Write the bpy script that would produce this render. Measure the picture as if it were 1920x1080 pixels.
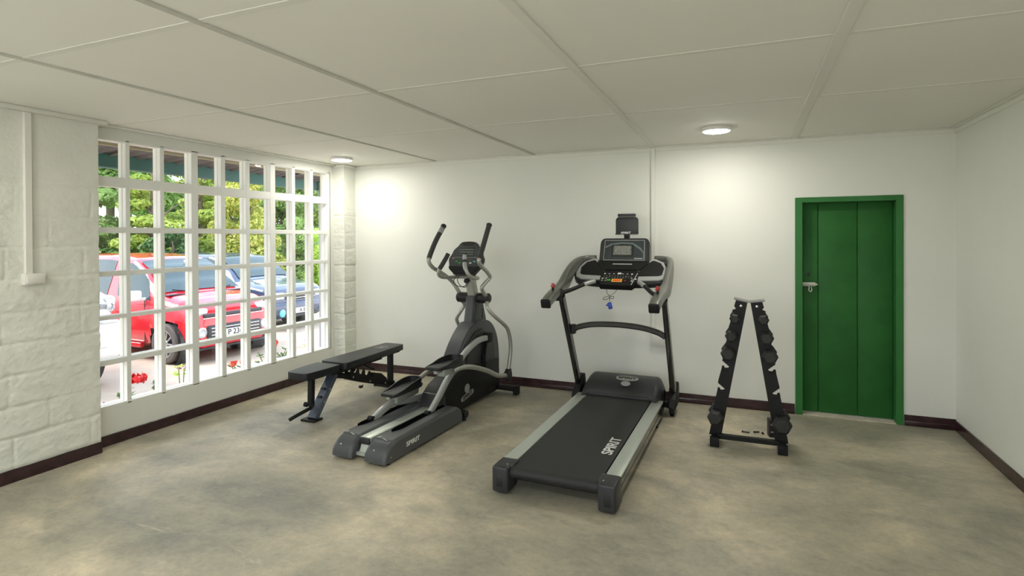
import bpy, bmesh, math, random
from mathutils import Vector, Matrix, noise
import numpy as np

for o in list(bpy.data.objects):
    bpy.data.objects.remove(o, do_unlink=True)
scene = bpy.context.scene
COL = scene.collection
R = math.radians
V = Vector

# ------------------------------------------------------------------ camera
F_PX, YAW, PITCH, ROLL, CY = 1050.27, 0.3914, 0.006, -0.0047, 453.35
CAM = V((0, 0, 1.55))
cd = bpy.data.cameras.new('camera')
cd.sensor_width = 36.0
cd.lens = F_PX * 36.0 / 1920.0
cd.shift_y = (CY - 540.0) / 1920.0
cd.clip_start = 0.05
cd.clip_end = 200
cam = bpy.data.objects.new('camera', cd)
COL.objects.link(cam)
fw = V((-math.sin(YAW), math.cos(YAW), 0)); rt = V((math.cos(YAW), math.sin(YAW), 0)); up = V((0, 0, 1))
f2 = fw * math.cos(PITCH) - up * math.sin(PITCH); u2 = up * math.cos(PITCH) + fw * math.sin(PITCH)
r3 = rt * math.cos(ROLL) + u2 * math.sin(ROLL); u3 = -rt * math.sin(ROLL) + u2 * math.cos(ROLL)
M = Matrix.Identity(4)
for i in range(3):
    M[i][0] = r3[i]; M[i][1] = u3[i]; M[i][2] = -f2[i]; M[i][3] = CAM[i]
cam.matrix_world = M
scene.camera = cam

# ------------------------------------------------------------------ sky, exposure
vs = scene.view_settings
vs.view_transform = 'Standard'; vs.look = 'None'; vs.gamma = 1.0; vs.use_curve_mapping = False
vs.exposure = 1.46
SKY = 1.4
LAMP = 52.0
w = bpy.data.worlds.new('sky'); scene.world = w; w.use_nodes = True
wt = w.node_tree; wt.nodes.clear()
wo = wt.nodes.new('ShaderNodeOutputWorld'); wb = wt.nodes.new('ShaderNodeBackground')
wg = wt.nodes.new('ShaderNodeTexCoord'); ws = wt.nodes.new('ShaderNodeSeparateXYZ'); wr = wt.nodes.new('ShaderNodeValToRGB')
wt.links.new(wg.outputs['Generated'], ws.inputs[0]); wt.links.new(ws.outputs['Z'], wr.inputs[0])
wr.color_ramp.elements[0].position = 0.0; wr.color_ramp.elements[0].color = (0.95, 0.97, 1.0, 1)
wr.color_ramp.elements[1].position = 0.7; wr.color_ramp.elements[1].color = (0.62, 0.78, 1.0, 1)
wt.links.new(wr.outputs[0], wb.inputs['Color']); wb.inputs['Strength'].default_value = SKY
wt.links.new(wb.outputs[0], wo.inputs[0])
sd = bpy.data.lights.new('sun', 'SUN'); sd.energy = 2.0; sd.angle = R(28); sd.color = (1.0, 0.95, 0.86)
sun = bpy.data.objects.new('sun', sd); COL.objects.link(sun)
sun.rotation_euler = V((-.60, -.42, .72)).to_track_quat('Z', 'Y').to_euler(); sun.location = (-10, 5, 12)

# ------------------------------------------------------------------ materials
def lin(c):
    if isinstance(c, str):
        c = [int(c[i:i+2], 16) / 255 for i in (0, 2, 4)]
        return tuple(x / 12.92 if x <= 0.04045 else ((x + 0.055) / 1.055) ** 2.4 for x in c)
    return tuple(c)

def mat(name, col, rough=0.5, metal=0.0, spec=0.5, bump=0.0, bscale=60.0, var=0.0, vscale=4.0, coat=0.0, emit=None, estr=0.0, subs=0.0):
    m = bpy.data.materials.new(name); m.use_nodes = True
    t = m.node_tree; b = t.nodes['Principled BSDF']
    c = lin(col)
    b.inputs['Base Color'].default_value = (*c, 1)
    b.inputs['Roughness'].default_value = rough
    b.inputs['Metallic'].default_value = metal
    b.inputs['Specular IOR Level'].default_value = spec
    b.inputs['Coat Weight'].default_value = coat
    if emit:
        b.inputs['Emission Color'].default_value = (*lin(emit), 1); b.inputs['Emission Strength'].default_value = estr
    tc = t.nodes.new('ShaderNodeTexCoord')
    if var > 0:
        n = t.nodes.new('ShaderNodeTexNoise'); n.inputs['Scale'].default_value = vscale; n.inputs['Detail'].default_value = 5
        t.links.new(tc.outputs['Object'], n.inputs['Vector'])
        r = t.nodes.new('ShaderNodeValToRGB'); t.links.new(n.outputs['Fac'], r.inputs[0])
        r.color_ramp.elements[0].position = 0.3; r.color_ramp.elements[1].position = 0.7
        r.color_ramp.elements[0].color = (*[x * (1 - var) for x in c], 1)
        r.color_ramp.elements[1].color = (*[min(1, x * (1 + var)) for x in c], 1)
        t.links.new(r.outputs[0], b.inputs['Base Color'])
    if bump > 0:
        n2 = t.nodes.new('ShaderNodeTexNoise'); n2.inputs['Scale'].default_value = bscale; n2.inputs['Detail'].default_value = 6
        t.links.new(tc.outputs['Object'], n2.inputs['Vector'])
        bp = t.nodes.new('ShaderNodeBump'); bp.inputs['Strength'].default_value = bump; bp.inputs['Distance'].default_value = 0.01
        t.links.new(n2.outputs['Fac'], bp.inputs['Height']); t.links.new(bp.outputs[0], b.inputs['Normal'])
    return m

WALLC = (0.735, 0.74, 0.675)
m_wall = mat('painted wall', WALLC, 0.55, bump=0.12, bscale=9, var=0.025, vscale=1.3)
m_stone = mat('painted rough stone', (0.71, 0.715, 0.635), 0.6, bump=0.35, bscale=45, var=0.04, vscale=5)
m_ceil = mat('ceiling board', (0.80, 0.79, 0.72), 0.7, var=0.02, vscale=0.8)
m_batten = mat('ceiling batten paint', (0.74, 0.735, 0.665), 0.7)
m_battdk = mat('shade-darkened batten paint', (0.54, 0.54, 0.47), 0.6, var=.15, vscale=3)  # shadow lines along two battens, put into a darker paint colour
m_skirt = mat('maroon gloss paint', (0.035, 0.014, 0.016), 0.22, bump=0.2, bscale=25, var=0.3, vscale=14)
m_winpaint = mat('white window paint', (0.80, 0.805, 0.76), 0.45)
m_green = mat('green door paint', (0.024, 0.125, 0.026), 0.5, spec=0.2, bump=0.15, bscale=18, var=0.14, vscale=3.5)
m_greenf = mat('green frame paint', (0.034, 0.165, 0.040), 0.45, spec=0.25, bump=0.1, bscale=18, var=0.08, vscale=5)
m_black = mat('black plastic', (0.015, 0.015, 0.016), 0.42, spec=0.35, bump=0.1, bscale=300)
m_charc = mat('charcoal plastic', (0.030, 0.031, 0.033), 0.4, spec=0.4)
m_dkgrey = mat('dark grey shroud plastic', (0.062, 0.065, 0.068), 0.4, spec=0.4)
m_belt = mat('running belt rubber', (0.022, 0.022, 0.022), 0.5, spec=0.35, bump=0.25, bscale=400)
m_silver = mat('silver paint', (0.42, 0.44, 0.42), 0.38, metal=0.35)
m_champ = mat('champagne grey tube paint', (0.40, 0.405, 0.36), 0.36, metal=0.4)
m_cover = mat('grey rail cover plastic', (0.072, 0.076, 0.080), 0.36, spec=0.4)
m_void = mat('painted slot shade', (0.003, 0.003, 0.003), 0.95, spec=0.0)
m_gun = mat('gunmetal arm shell', (0.15, 0.155, 0.138), 0.34, metal=0.35)
m_legg = mat('black enamel with painted sky reflection', (0.16, 0.19, 0.25), 0.12, metal=0.7)  # blue sky reflection on the dark leg is tinted into this colour
m_topp = mat('grey steel plate', (0.20, 0.20, 0.19), 0.4, metal=0.3)
m_alu = mat('brushed aluminium', (0.50, 0.54, 0.49), 0.38, metal=0.5)
m_steel = mat('bright steel', (0.62, 0.62, 0.60), 0.25, metal=0.9)
m_gloss = mat('black gloss steel', (0.012, 0.012, 0.012), 0.16, coat=0.4)
m_matteb = mat('black powder coat', (0.010, 0.010, 0.010), 0.5, spec=0.25)
m_rubber = mat('black rubber', (0.009, 0.009, 0.010), 0.65, spec=0.25)
m_grip = mat('grip foam', (0.045, 0.045, 0.042), 0.8, bump=0.3, bscale=500)
m_pad = mat('black vinyl pad', (0.014, 0.016, 0.019), 0.38, spec=0.4, bump=0.15, bscale=250)
m_hex = mat('hex rubber dumbbell', (0.024, 0.024, 0.023), 0.5, spec=0.35, bump=0.2, bscale=200)
m_screen = mat('dark console glass', (0.035, 0.045, 0.048), 0.12, coat=0.5)
m_lcd = mat('lcd grey', (0.17, 0.18, 0.15), 0.25, var=0.35, vscale=60)
m_arc = mat('console green grey graphic', (0.13, 0.17, 0.16), 0.3)
m_white = mat('white print', (0.75, 0.76, 0.72), 0.5)
m_dimwhite = mat('grey print', (0.32, 0.33, 0.31), 0.5)
m_red = mat('red plastic', (0.42, 0.03, 0.035), 0.3)
m_orange = mat('orange key', (0.75, 0.13, 0.03), 0.4)
m_yel = mat('yellow key', (0.8, 0.45, 0.08), 0.4)
m_grn = mat('green key', (0.04, 0.38, 0.05), 0.4)
m_blue = mat('blue plastic key', (0.01, 0.06, 0.42), 0.35)
m_zinc = mat('zinc bolt', (0.60, 0.58, 0.50), 0.4, metal=0.4)
m_box = mat('white trunking plastic', (0.72, 0.71, 0.64), 0.4)
m_lampb = mat('white lamp housing', (0.80, 0.79, 0.74), 0.5)
m_carred = mat('red car paint', (0.62, 0.018, 0.028), 0.16, coat=0.9)
m_carwhite = mat('white car paint', (0.82, 0.82, 0.83), 0.18, coat=0.9)
m_carblue = mat('dark blue car paint', (0.035, 0.055, 0.11), 0.16, coat=0.9)
m_carglass = mat('car window glass', (0.03, 0.055, 0.055), 0.04, spec=0.6)
m_tyre = mat('dusty tyre rubber', (0.10, 0.085, 0.075), 0.8, bump=0.2, bscale=60)
m_chrome = mat('chrome', (0.75, 0.76, 0.78), 0.12, metal=1.0)
m_darktrim = mat('dark car trim', (0.03, 0.032, 0.035), 0.4)
m_headl = mat('headlight lens', (0.55, 0.58, 0.62), 0.08, coat=1.0, metal=0.3)
m_plate = mat('number plate', (0.80, 0.80, 0.76), 0.4)
m_ink = mat('black ink', (0.01, 0.01, 0.01), 0.5)
m_cyan = mat('fog lamp lens', (0.12, 0.5, 0.6), 0.1, coat=1.0)
m_gutter = mat('green gutter paint', (0.015, 0.09, 0.07), 0.4)
m_cream = mat('cream purlin paint', (0.36, 0.32, 0.19), 0.6)
m_roof = mat('corrugated roof sheet', (0.075, 0.066, 0.062), 0.7, var=0.3, vscale=6)
m_bark = mat('bark', (0.16, 0.12, 0.09), 0.9, bump=0.5, bscale=20)
m_petalr = mat('red petals', (0.75, 0.02, 0.03), 0.5)
m_petalp = mat('purple petals', (0.45, 0.12, 0.5), 0.5)
m_petalo = mat('orange red petals', (0.8, 0.09, 0.04), 0.5)
m_stem = mat('plant stem', (0.16, 0.20, 0.07), 0.6)
m_screw = mat('black bolt metal', (0.01, 0.01, 0.01), 0.4)

def leafmat(name, c1, c2, c3, scale=1.1):
    m = bpy.data.materials.new(name); m.use_nodes = True
    t = m.node_tree; b = t.nodes['Principled BSDF']; b.inputs['Roughness'].default_value = 0.55
    tc = t.nodes.new('ShaderNodeTexCoord'); n = t.nodes.new('ShaderNodeTexNoise'); n.inputs['Scale'].default_value = scale; n.inputs['Detail'].default_value = 8; n.inputs['Roughness'].default_value = 0.7
    t.links.new(tc.outputs['Object'], n.inputs['Vector'])
    r = t.nodes.new('ShaderNodeValToRGB'); t.links.new(n.outputs['Fac'], r.inputs[0])
    r.color_ramp.elements[0].position = 0.34; r.color_ramp.elements[0].color = (*c1, 1)
    r.color_ramp.elements[1].position = 0.68; r.color_ramp.elements[1].color = (*c3, 1)
    e = r.color_ramp.elements.new(0.5); e.color = (*c2, 1)
    t.links.new(r.outputs[0], b.inputs['Base Color'])
    tr = t.nodes.new('ShaderNodeBsdfTranslucent'); t.links.new(r.outputs[0], tr.inputs[0])
    mx = t.nodes.new('ShaderNodeMixShader'); mx.inputs[0].default_value = 0.4
    t.links.new(b.outputs[0], mx.inputs[1]); t.links.new(tr.outputs[0], mx.inputs[2])
    t.links.new(mx.outputs[0], t.nodes['Material Output'].inputs[0])
    return m
m_leaf1 = leafmat('fresh green foliage', (0.12, 0.22, 0.03), (0.36, 0.46, 0.07), (0.62, 0.68, 0.16))
m_leaf2 = leafmat('variegated yellow foliage', (0.10, 0.20, 0.03), (0.50, 0.52, 0.08), (0.95, 0.88, 0.40), 6.5)
m_leaf3 = leafmat('mid green foliage', (0.11, 0.20, 0.05), (0.26, 0.40, 0.10), (0.50, 0.58, 0.20))
m_leaf4 = leafmat('dark garden leaves', (0.02, 0.07, 0.02), (0.06, 0.16, 0.04), (0.3, 0.42, 0.12), 12)
m_leaf5 = leafmat('bright lime leaves', (0.15, 0.35, 0.03), (0.40, 0.60, 0.05), (0.75, 0.80, 0.2), 3)

def glassmat():
    m = bpy.data.materials.new('window glass'); m.use_nodes = True
    t = m.node_tree; t.nodes.clear()
    o = t.nodes.new('ShaderNodeOutputMaterial'); tr = t.nodes.new('ShaderNodeBsdfTransparent'); g = t.nodes.new('ShaderNodeBsdfGlossy')
    g.inputs['Roughness'].default_value = 0.02
    lw_ = t.nodes.new('ShaderNodeLayerWeight'); pw_ = t.nodes.new('ShaderNodeMath'); pw_.operation = 'POWER'; pw_.inputs[1].default_value = 4.5
    ad = t.nodes.new('ShaderNodeMath'); ad.operation = 'MULTIPLY_ADD'; ad.inputs[1].default_value = 0.5; ad.inputs[2].default_value = 0.02
    lw_.inputs[0].default_value = 0.5
    t.links.new(lw_.outputs['Facing'], pw_.inputs[0]); t.links.new(pw_.outputs[0], ad.inputs[0])
    mx = t.nodes.new('ShaderNodeMixShader')
    t.links.new(ad.outputs[0], mx.inputs[0]); t.links.new(tr.outputs[0], mx.inputs[1]); t.links.new(g.outputs[0], mx.inputs[2]); t.links.new(mx.outputs[0], o.inputs[0])
    return m
m_glass = glassmat()

def emitmat(name, c, s):
    m = bpy.data.materials.new(name); m.use_nodes = True
    t = m.node_tree; t.nodes.clear(); o = t.nodes.new('ShaderNodeOutputMaterial'); e = t.nodes.new('ShaderNodeEmission')
    e.inputs[0].default_value = (*c, 1); e.inputs[1].default_value = s; t.links.new(e.outputs[0], o.inputs[0]); return m
m_led = emitmat('led diffuser', (1.0, 0.975, 0.905), LAMP)

def floormat():
    m = bpy.data.materials.new('stained cement floor'); m.use_nodes = True
    t = m.node_tree; b = t.nodes['Principled BSDF']; L = t.links
    tc = t.nodes.new('ShaderNodeTexCoord')
    def noi(scale, detail, rough, dist, sx, sy, rot=0.0, off=(0, 0, 0)):
        mp = t.nodes.new('ShaderNodeMapping'); mp.inputs['Scale'].default_value = (sx, sy, 1); mp.inputs['Rotation'].default_value = (0, 0, rot); mp.inputs['Location'].default_value = off
        L.new(tc.outputs['Object'], mp.inputs['Vector'])
        n = t.nodes.new('ShaderNodeTexNoise'); n.inputs['Scale'].default_value = scale; n.inputs['Detail'].default_value = detail
        n.inputs['Roughness'].default_value = rough; n.inputs['Distortion'].default_value = dist
        L.new(mp.outputs[0], n.inputs['Vector']); return n.outputs['Fac']
    def ramp(f, stops):
        r = t.nodes.new('ShaderNodeValToRGB'); L.new(f, r.inputs[0])
        while len(r.color_ramp.elements) < len(stops): r.color_ramp.elements.new(0.5)
        for e, (p, c) in zip(r.color_ramp.elements, stops): e.position = p; e.color = (*c, 1)
        return r.outputs[0]
    def mix(mode, fac, a, c):
        x = t.nodes.new('ShaderNodeMix'); x.data_type = 'RGBA'; x.blend_type = mode
        if isinstance(fac, float): x.inputs[0].default_value = fac
        else: L.new(fac, x.inputs[0])
        L.new(a, x.inputs[6]); L.new(c, x.inputs[7]); return x.outputs[2]
    base = ramp(noi(0.75, 9, 0.66, 0.25, 1, 1.1, 0.4), [(0.36, (0.26, 0.25, 0.20)), (0.47, (0.36, 0.335, 0.255)), (0.54, (0.45, 0.405, 0.30)), (0.64, (0.64, 0.56, 0.41))])
    st = ramp(noi(2.4, 9, 0.74, 0.5, 0.75, 1.35, 0.5, (3, 1, 0)), [(0.36, (0.74, 0.76, 0.78)), (0.5, (0.96, 0.96, 0.96)), (0.64, (1.10, 1.08, 1.03))])
    c1 = mix('MULTIPLY', 0.9, base, st)
    fine = ramp(noi(26, 9, 0.8, 0.2, 1, 1), [(0.32, (0.80, 0.80, 0.79)), (0.5, (1.0, 1.0, 1.0)), (0.66, (1.12, 1.12, 1.1))])
    c2 = mix('MULTIPLY', 0.85, c1, fine)
    rf = ramp(noi(1.7, 6, 0.7, 0.6, 1, 1, 0, (7, 2, 0)), [(0.66, (0, 0, 0)), (0.80, (0.45, 0.45, 0.45))])
    rc = t.nodes.new('ShaderNodeRGB'); rc.outputs[0].default_value = (0.42, 0.25, 0.10, 1)
    c3 = mix('MIX', rf, c2, rc.outputs[0])
    sf = ramp(noi(1.9, 10, 0.8, 0.9, 0.45, 1.6, 0.75, (1, 9, 0)), [(0.60, (0, 0, 0)), (0.70, (0.6, 0.6, 0.6))])
    sc = t.nodes.new('ShaderNodeRGB'); sc.outputs[0].default_value = (0.68, 0.60, 0.46, 1)
    c4 = mix('MIX', sf, c3, sc.outputs[0])
    L.new(c4, b.inputs['Base Color'])
    rr = t.nodes.new('ShaderNodeMapRange'); L.new(noi(3, 5, 0.6, 0.5, 1, 1), rr.inputs[0]); rr.inputs[3].default_value = 0.34; rr.inputs[4].default_value = 0.6
    L.new(rr.outputs[0], b.inputs['Roughness'])
    bp = t.nodes.new('ShaderNodeBump'); bp.inputs['Strength'].default_value = 0.25; bp.inputs['Distance'].default_value = 0.004
    L.new(noi(60, 6, 0.7, 0, 1, 1), bp.inputs['Height']); L.new(bp.outputs[0], b.inputs['Normal'])
    return m
m_floor = floormat()
m_yard = mat('sandy paving', (0.50, 0.395, 0.30), 0.85, bump=0.4, bscale=20, var=0.12, vscale=2.2)
m_lawn = mat('lawn', (0.16, 0.30, 0.06), 0.9, bump=0.6, bscale=30, var=0.35, vscale=1.2)

# ------------------------------------------------------------------ mesh builders
class MB:
    def __init__(s): s.bm = bmesh.new()
    def _merge(s, t, smooth=False, mi=0):
        for f in t.faces: f.smooth = smooth; f.material_index = mi
        me = bpy.data.meshes.new('tmp'); t.to_mesh(me); t.free()
        n = len(s.bm.faces)
        s.bm.from_mesh(me); bpy.data.meshes.remove(me)
        return s
    def box(s, x0, x1, y0, y1, z0, z1, bev=0.0, seg=2, mi=0, mtx=None):
        t = bmesh.new()
        bmesh.ops.create_cube(t, size=1.0)
        for v in t.verts:
            v.co = V(((x0 + x1) / 2 + v.co.x * (x1 - x0), (y0 + y1) / 2 + v.co.y * (y1 - y0), (z0 + z1) / 2 + v.co.z * (z1 - z0)))
        if bev > 0: bmesh.ops.bevel(t, geom=list(t.edges), offset=bev, segments=seg, affect='EDGES', profile=0.5)
        if mtx: bmesh.ops.transform(t, matrix=mtx, verts=t.verts)
        return s._merge(t, bev > 0 and seg > 1, mi)
    def prism(s, poly, axis, a0, a1, bev=0.0, seg=2, mi=0, mtx=None, smooth=None):
        """poly: 2D points; axis 'x': (y,z) 'y': (x,z) 'z': (x,y)"""
        t = bmesh.new()
        def P(p, a):
            return V((a, p[0], p[1])) if axis == 'x' else V((p[0], a, p[1])) if axis == 'y' else V((p[0], p[1], a))
        A = [t.verts.new(P(p, a0)) for p in poly]; B = [t.verts.new(P(p, a1)) for p in poly]
        t.faces.new(A); t.faces.new(B[::-1]); n = len(poly)
        for i in range(n): t.faces.new((A[i], B[i], B[(i + 1) % n], A[(i + 1) % n]))
        bmesh.ops.recalc_face_normals(t, faces=t.faces)
        if bev > 0: bmesh.ops.bevel(t, geom=list(t.edges), offset=bev, segments=seg, affect='EDGES', profile=0.5, clamp_overlap=True)
        if mtx: bmesh.ops.transform(t, matrix=mtx, verts=t.verts)
        return s._merge(t, (bev > 0 and seg > 1) if smooth is None else smooth, mi)
    def sweep(s, pts, sec, closed=False, mi=0, caps=True, upv=(0, 0, 1), smooth=True, scales=None):
        """sec: list of (a,b) section offsets along side and up"""
        t = bmesh.new(); pts = [V(p) for p in pts]; n = len(pts); rings = []
        for i, p in enumerate(pts):
            a = pts[(i - 1) % n] if (closed or i > 0) else pts[0]; b = pts[(i + 1) % n] if (closed or i < n - 1) else pts[-1]
            T = (b - a).normalized()
            if i == 0: 
                S = T.cross(V(upv))
                if S.length < 1e-3: S = T.cross(V((0, 1, 0)))
                S.normalize()
            else:
                S = (S - T * S.dot(T)).normalized()
            N = S.cross(T).normalized()
            k = scales[i] if scales else 1.0
            rings.append([t.verts.new(p + S * q[0] * k + N * q[1] * k) for q in sec])
        m = len(sec)
        for i in range(n if closed else n - 1):
            A, B = rings[i], rings[(i + 1) % n]
            for j in range(m): t.faces.new((A[j], A[(j + 1) % m], B[(j + 1) % m], B[j]))
        if caps and not closed:
            t.faces.new(rings[0][::-1]); t.faces.new(rings[-1])
        bmesh.ops.recalc_face_normals(t, faces=t.faces)
        return s._merge(t, smooth, mi)
    def tube(s, pts, r, seg=12, sm=6, closed=False, mi=0, scales=None):
        P = crom(pts, sm, closed) if sm > 1 and len(pts) > 2 else pts
        sc = None
        if scales:
            k = len(P) - 1; q = len(scales) - 1
            sc = []
            for i in range(len(P)):
                x = i / k * q; j = min(int(x), q - 1); sc.append(scales[j] + (scales[j + 1] - scales[j]) * (x - j))
        return s.sweep(P, [(r * math.cos(a), r * math.sin(a)) for a in [2 * math.pi * i / seg for i in range(seg)]], closed, mi, scales=sc)
    def bar(s, pts, wd, h, rad=0.006, sm=6, mi=0, upv=(0, 0, 1), scales=None):
        P = crom(pts, sm) if sm > 1 and len(pts) > 2 else pts
        a, b = wd / 2, h / 2; q = min(rad, a * .9, b * .9); sec = []
        for cx, cy, st in ((a - q, b - q, 0), (-a + q, b - q, 90), (-a + q, -b + q, 180), (a - q, -b + q, 270)):
            for k in range(3): sec.append((cx + q * math.cos(R(st + 45 * k)), cy + q * math.sin(R(st + 45 * k))))
        return s.sweep(P, sec, False, mi, upv=upv, smooth=False)
    def cyl(s, a, b, r, r2=None, seg=20, mi=0, bev=0.0):
        a, b = V(a), V(b); r2 = r if r2 is None else r2
        if bev > 0:
            d = (b - a).normalized(); L = (b - a).length
            return s.lathe([(0, 0), (r - bev, 0), (r, bev), (r2, L - bev), (r2 - bev, L), (0, L)], a, d, seg, mi)
        return s.lathe([(0, 0), (r, 0), (r2, (b - a).length), (0, (b - a).length)], a, (b - a).normalized(), seg, mi)
    def lathe(s, prof, o, d, seg=24, mi=0, smooth=False):
        t = bmesh.new(); o, d = V(o), V(d).normalized()
        S = d.cross(V((0, 0, 1)))
        if S.length < 1e-3: S = V((1, 0, 0))
        S.normalize(); N = d.cross(S)
        rings = []
        for r, h in prof:
            if r < 1e-6: rings.append([t.verts.new(o + d * h)])
            else: rings.append([t.verts.new(o + d * h + (S * math.cos(2 * math.pi * i / seg) + N * math.sin(2 * math.pi * i / seg)) * r) for i in range(seg)])
        for A, B in zip(rings[:-1], rings[1:]):
            for i in range(seg):
                j = (i + 1) % seg
                if len(A) == 1 and len(B) == 1: continue
                if len(A) == 1: t.faces.new((A[0], B[j], B[i]))
                elif len(B) == 1: t.faces.new((A[i], A[j], B[0]))
                else: t.faces.new((A[i], A[j], B[j], B[i]))
        bmesh.ops.recalc_face_normals(t, faces=t.faces)
        for f in t.faces: f.smooth = False
        s._merge(t, smooth, mi)
        return s
    def quadgrid(s, fn, nu, nv, mi=0, smooth=True, thick=0.0):
        t = bmesh.new()
        G = [[t.verts.new(fn(i / nu, j / nv)) for j in range(nv + 1)] for i in range(nu + 1)]
        for i in range(nu):
            for j in range(nv): t.faces.new((G[i][j], G[i + 1][j], G[i + 1][j + 1], G[i][j + 1]))
        if thick: bmesh.ops.solidify(t, geom=list(t.faces), thickness=thick)
        return s._merge(t, smooth, mi)
    def build(s, name, mats, parent=None, loc=None, smooth_angle=None):
        me = bpy.data.meshes.new(name)
        bmesh.ops.remove_doubles(s.bm, verts=s.bm.verts, dist=1e-6)
        s.bm.to_mesh(me); s.bm.free()
        for m in (mats if isinstance(mats, (list, tuple)) else [mats]): me.materials.append(m)
        o = bpy.data.objects.new(name, me); COL.objects.link(o)
        if parent: o.parent = parent
        if loc: o.location = loc
        return o

def crom(pts, k=6, closed=False):
    pts = [V(p) for p in pts]; n = len(pts); out = []
    rng = range(n if closed else n - 1)
    for i in rng:
        p1, p2 = pts[i], pts[(i + 1) % n]
        p0 = pts[i - 1] if (i > 0 or closed) else p1 * 2 - p2
        p3 = pts[(i + 2) % n] if (i + 2 < n or closed) else p2 * 2 - p1
        for j in range(k):
            t = j / k
            out.append(0.5 * ((2 * p1) + (p2 - p0) * t + (2 * p0 - 5 * p1 + 4 * p2 - p3) * t * t + (-p0 + 3 * p1 - 3 * p2 + p3) * t ** 3))
    if not closed: out.append(pts[-1])
    return out

def tag(o, label=None, cat=None, group=None, kind=None):
    if label: o['label'] = label
    if cat: o['category'] = cat
    if group: o['group'] = group
    if kind: o['kind'] = kind
    return o
def empty(name, loc=(0, 0, 0), rz=0.0):
    o = bpy.data.objects.new(name, None); COL.objects.link(o); o.location = loc; o.rotation_euler = (0, 0, rz); o.empty_display_size = 0.05
    return o
def struct(mb, name, m, parent=None):
    o = mb.build(name, m, parent)
    if parent is None: o['kind'] = 'structure'
    return o
def text(name, body, size, m, parent, loc, xdir, ydir, ext=0.0008, bold=0.0, align='CENTER', squash=1.0):
    cu = bpy.data.curves.new(name, 'FONT'); cu.body = body; cu.size = size; cu.extrude = ext; cu.align_x = align; cu.align_y = 'CENTER'; cu.offset = bold
    to = bpy.data.objects.new('tmp_text', cu); COL.objects.link(to)
    dg = bpy.context.evaluated_depsgraph_get(); dg.update()
    me = bpy.data.meshes.new_from_object(to.evaluated_get(dg))
    bpy.data.objects.remove(to, do_unlink=True)
    X = V(xdir).normalized(); Y = V(ydir).normalized(); Z = X.cross(Y).normalized()
    for v in me.vertices:
        v.co = V(loc) + X * v.co.x * squash + Y * v.co.y + Z * v.co.z
    me.name = name; me.materials.clear(); me.materials.append(m)
    o = bpy.data.objects.new(name, me); COL.objects.link(o); o.parent = parent
    return o

# ================================================================== ROOM
XL, XR, YB, HC = -4.4345, 1.5697, 5.4813, 2.4186
YN = -1.6        # wall behind the camera
XP = -4.33       # face of the rough stone pier
struct(MB().box(XL - .3, XR + .3, YN - .3, YB + .35, -.12, 0), 'floor', m_floor)
struct(MB().box(XL - .3, XR + .3, YN - .3, YB + .35, HC, HC + .1), 'ceiling', m_ceil)
W0, W1, WZ0, WZ1 = 2.57, 5.205, .290, 2.316    # window opening
lw = MB()
lw.box(XL - .14, XL, YN - .2, W0, 0, HC); lw.box(XL - .14, XL, W1, YB + .2, 0, HC)
lw.box(XL - .14, XL, W0, W1, 0, WZ0); lw.box(XL - .14, XL, W0, W1, WZ1, HC)
struct(lw, 'wall_left', m_wall)
D0, D1, DZ = .42, 1.217, 1.894
bw = MB()
bw.box(XL, D0 + .01, YB, YB + .2, 0, HC); bw.box(D1 - .01, XR + .2, YB, YB + .2, 0, HC); bw.box(D0 + .01, D1 - .01, YB, YB + .2, DZ - .01, HC)
struct(bw, 'wall_back', m_wall)
struct(MB().box(XR, XR + .2, YN - .2, YB, 0, HC), 'wall_right', m_wall)
nw = MB().box(XL, XR, YN - .2, YN, 0, .55).box(XL, XR, YN - .2, YN, 2.33, HC).box(XL, -4.0, YN - .2, YN, .5, 2.35).box(1.1, XR, YN - .2, YN, .5, 2.35)
struct(nw, 'wall_near', m_wall)
w2 = MB()  # unseen window and opening, added behind the camera for fill daylight
for x in (-4.0, -2.73, -1.46, -.19, 1.04): w2.box(x, x + .06, YN - .09, YN - .03, .55, 2.33)
w2.box(-4.0, 1.1, YN - .09, YN - .03, .55, .61).box(-4.0, 1.1, YN - .09, YN - .03, 2.27, 2.33)
w2 = struct(w2, 'added_window_2', m_winpaint)
MB().box(-3.99, 1.09, YN - .062, YN - .058, .56, 2.32).build('window_pane', m_glass, w2)

# rough stone pier at the left: displaced block courses
def stone_disp(a, z, seed=0.0, joints=None, blk=.46):
    k = 0
    J = joints
    # course index
    for i, j in enumerate(J):
        if z > j: k = i + 1
    dz = min(abs(z + .012 * noise.noise(V((a * 3, k, seed))) - j) for j in J)
    off = (k * .23 + .11 * noise.noise(V((k * 7.3, 1.1, seed)))) % blk
    q = (a + .015 * noise.noise(V((z * 4, k, seed + 3))) + off) % blk
    dv = min(q, blk - q)
    top = 1.0 if z < J[-1] + .05 else .25
    wd = .011 + .006 * noise.noise(V((a * 2.1, z * 2.1, seed + 31)))
    fade = .55 + .45 * noise.noise(V((a * 1.7 + 3, z * 2.3, seed + 17))) * 1.6
    g = max(.15, fade) * (math.exp(-(dz / wd) ** 2) * .0075 + (math.exp(-(dv / (wd * .8)) ** 2) * .0048 if z < J[-1] else 0))
    n = noise.ridged_multi_fractal(V((a * 7, z * 10, seed + k * 3)), .9, 2.2, 5, 1.0, 2.0) - 1.1
    n2 = noise.noise(V((a * 3.5 + k * 5, z * 3.5, seed + 9)))
    n3 = noise.fractal(V((a * 22, z * 22, seed + k)), .9, 2.1, 3)
    return -g * 1.15 + top * (.0036 * n + .006 * n2 + .0022 * n3)
JP = [.08 - .0, .285, .48, .68, .885, 1.09, 1.30, 1.505, 1.71, 1.92]
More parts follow.
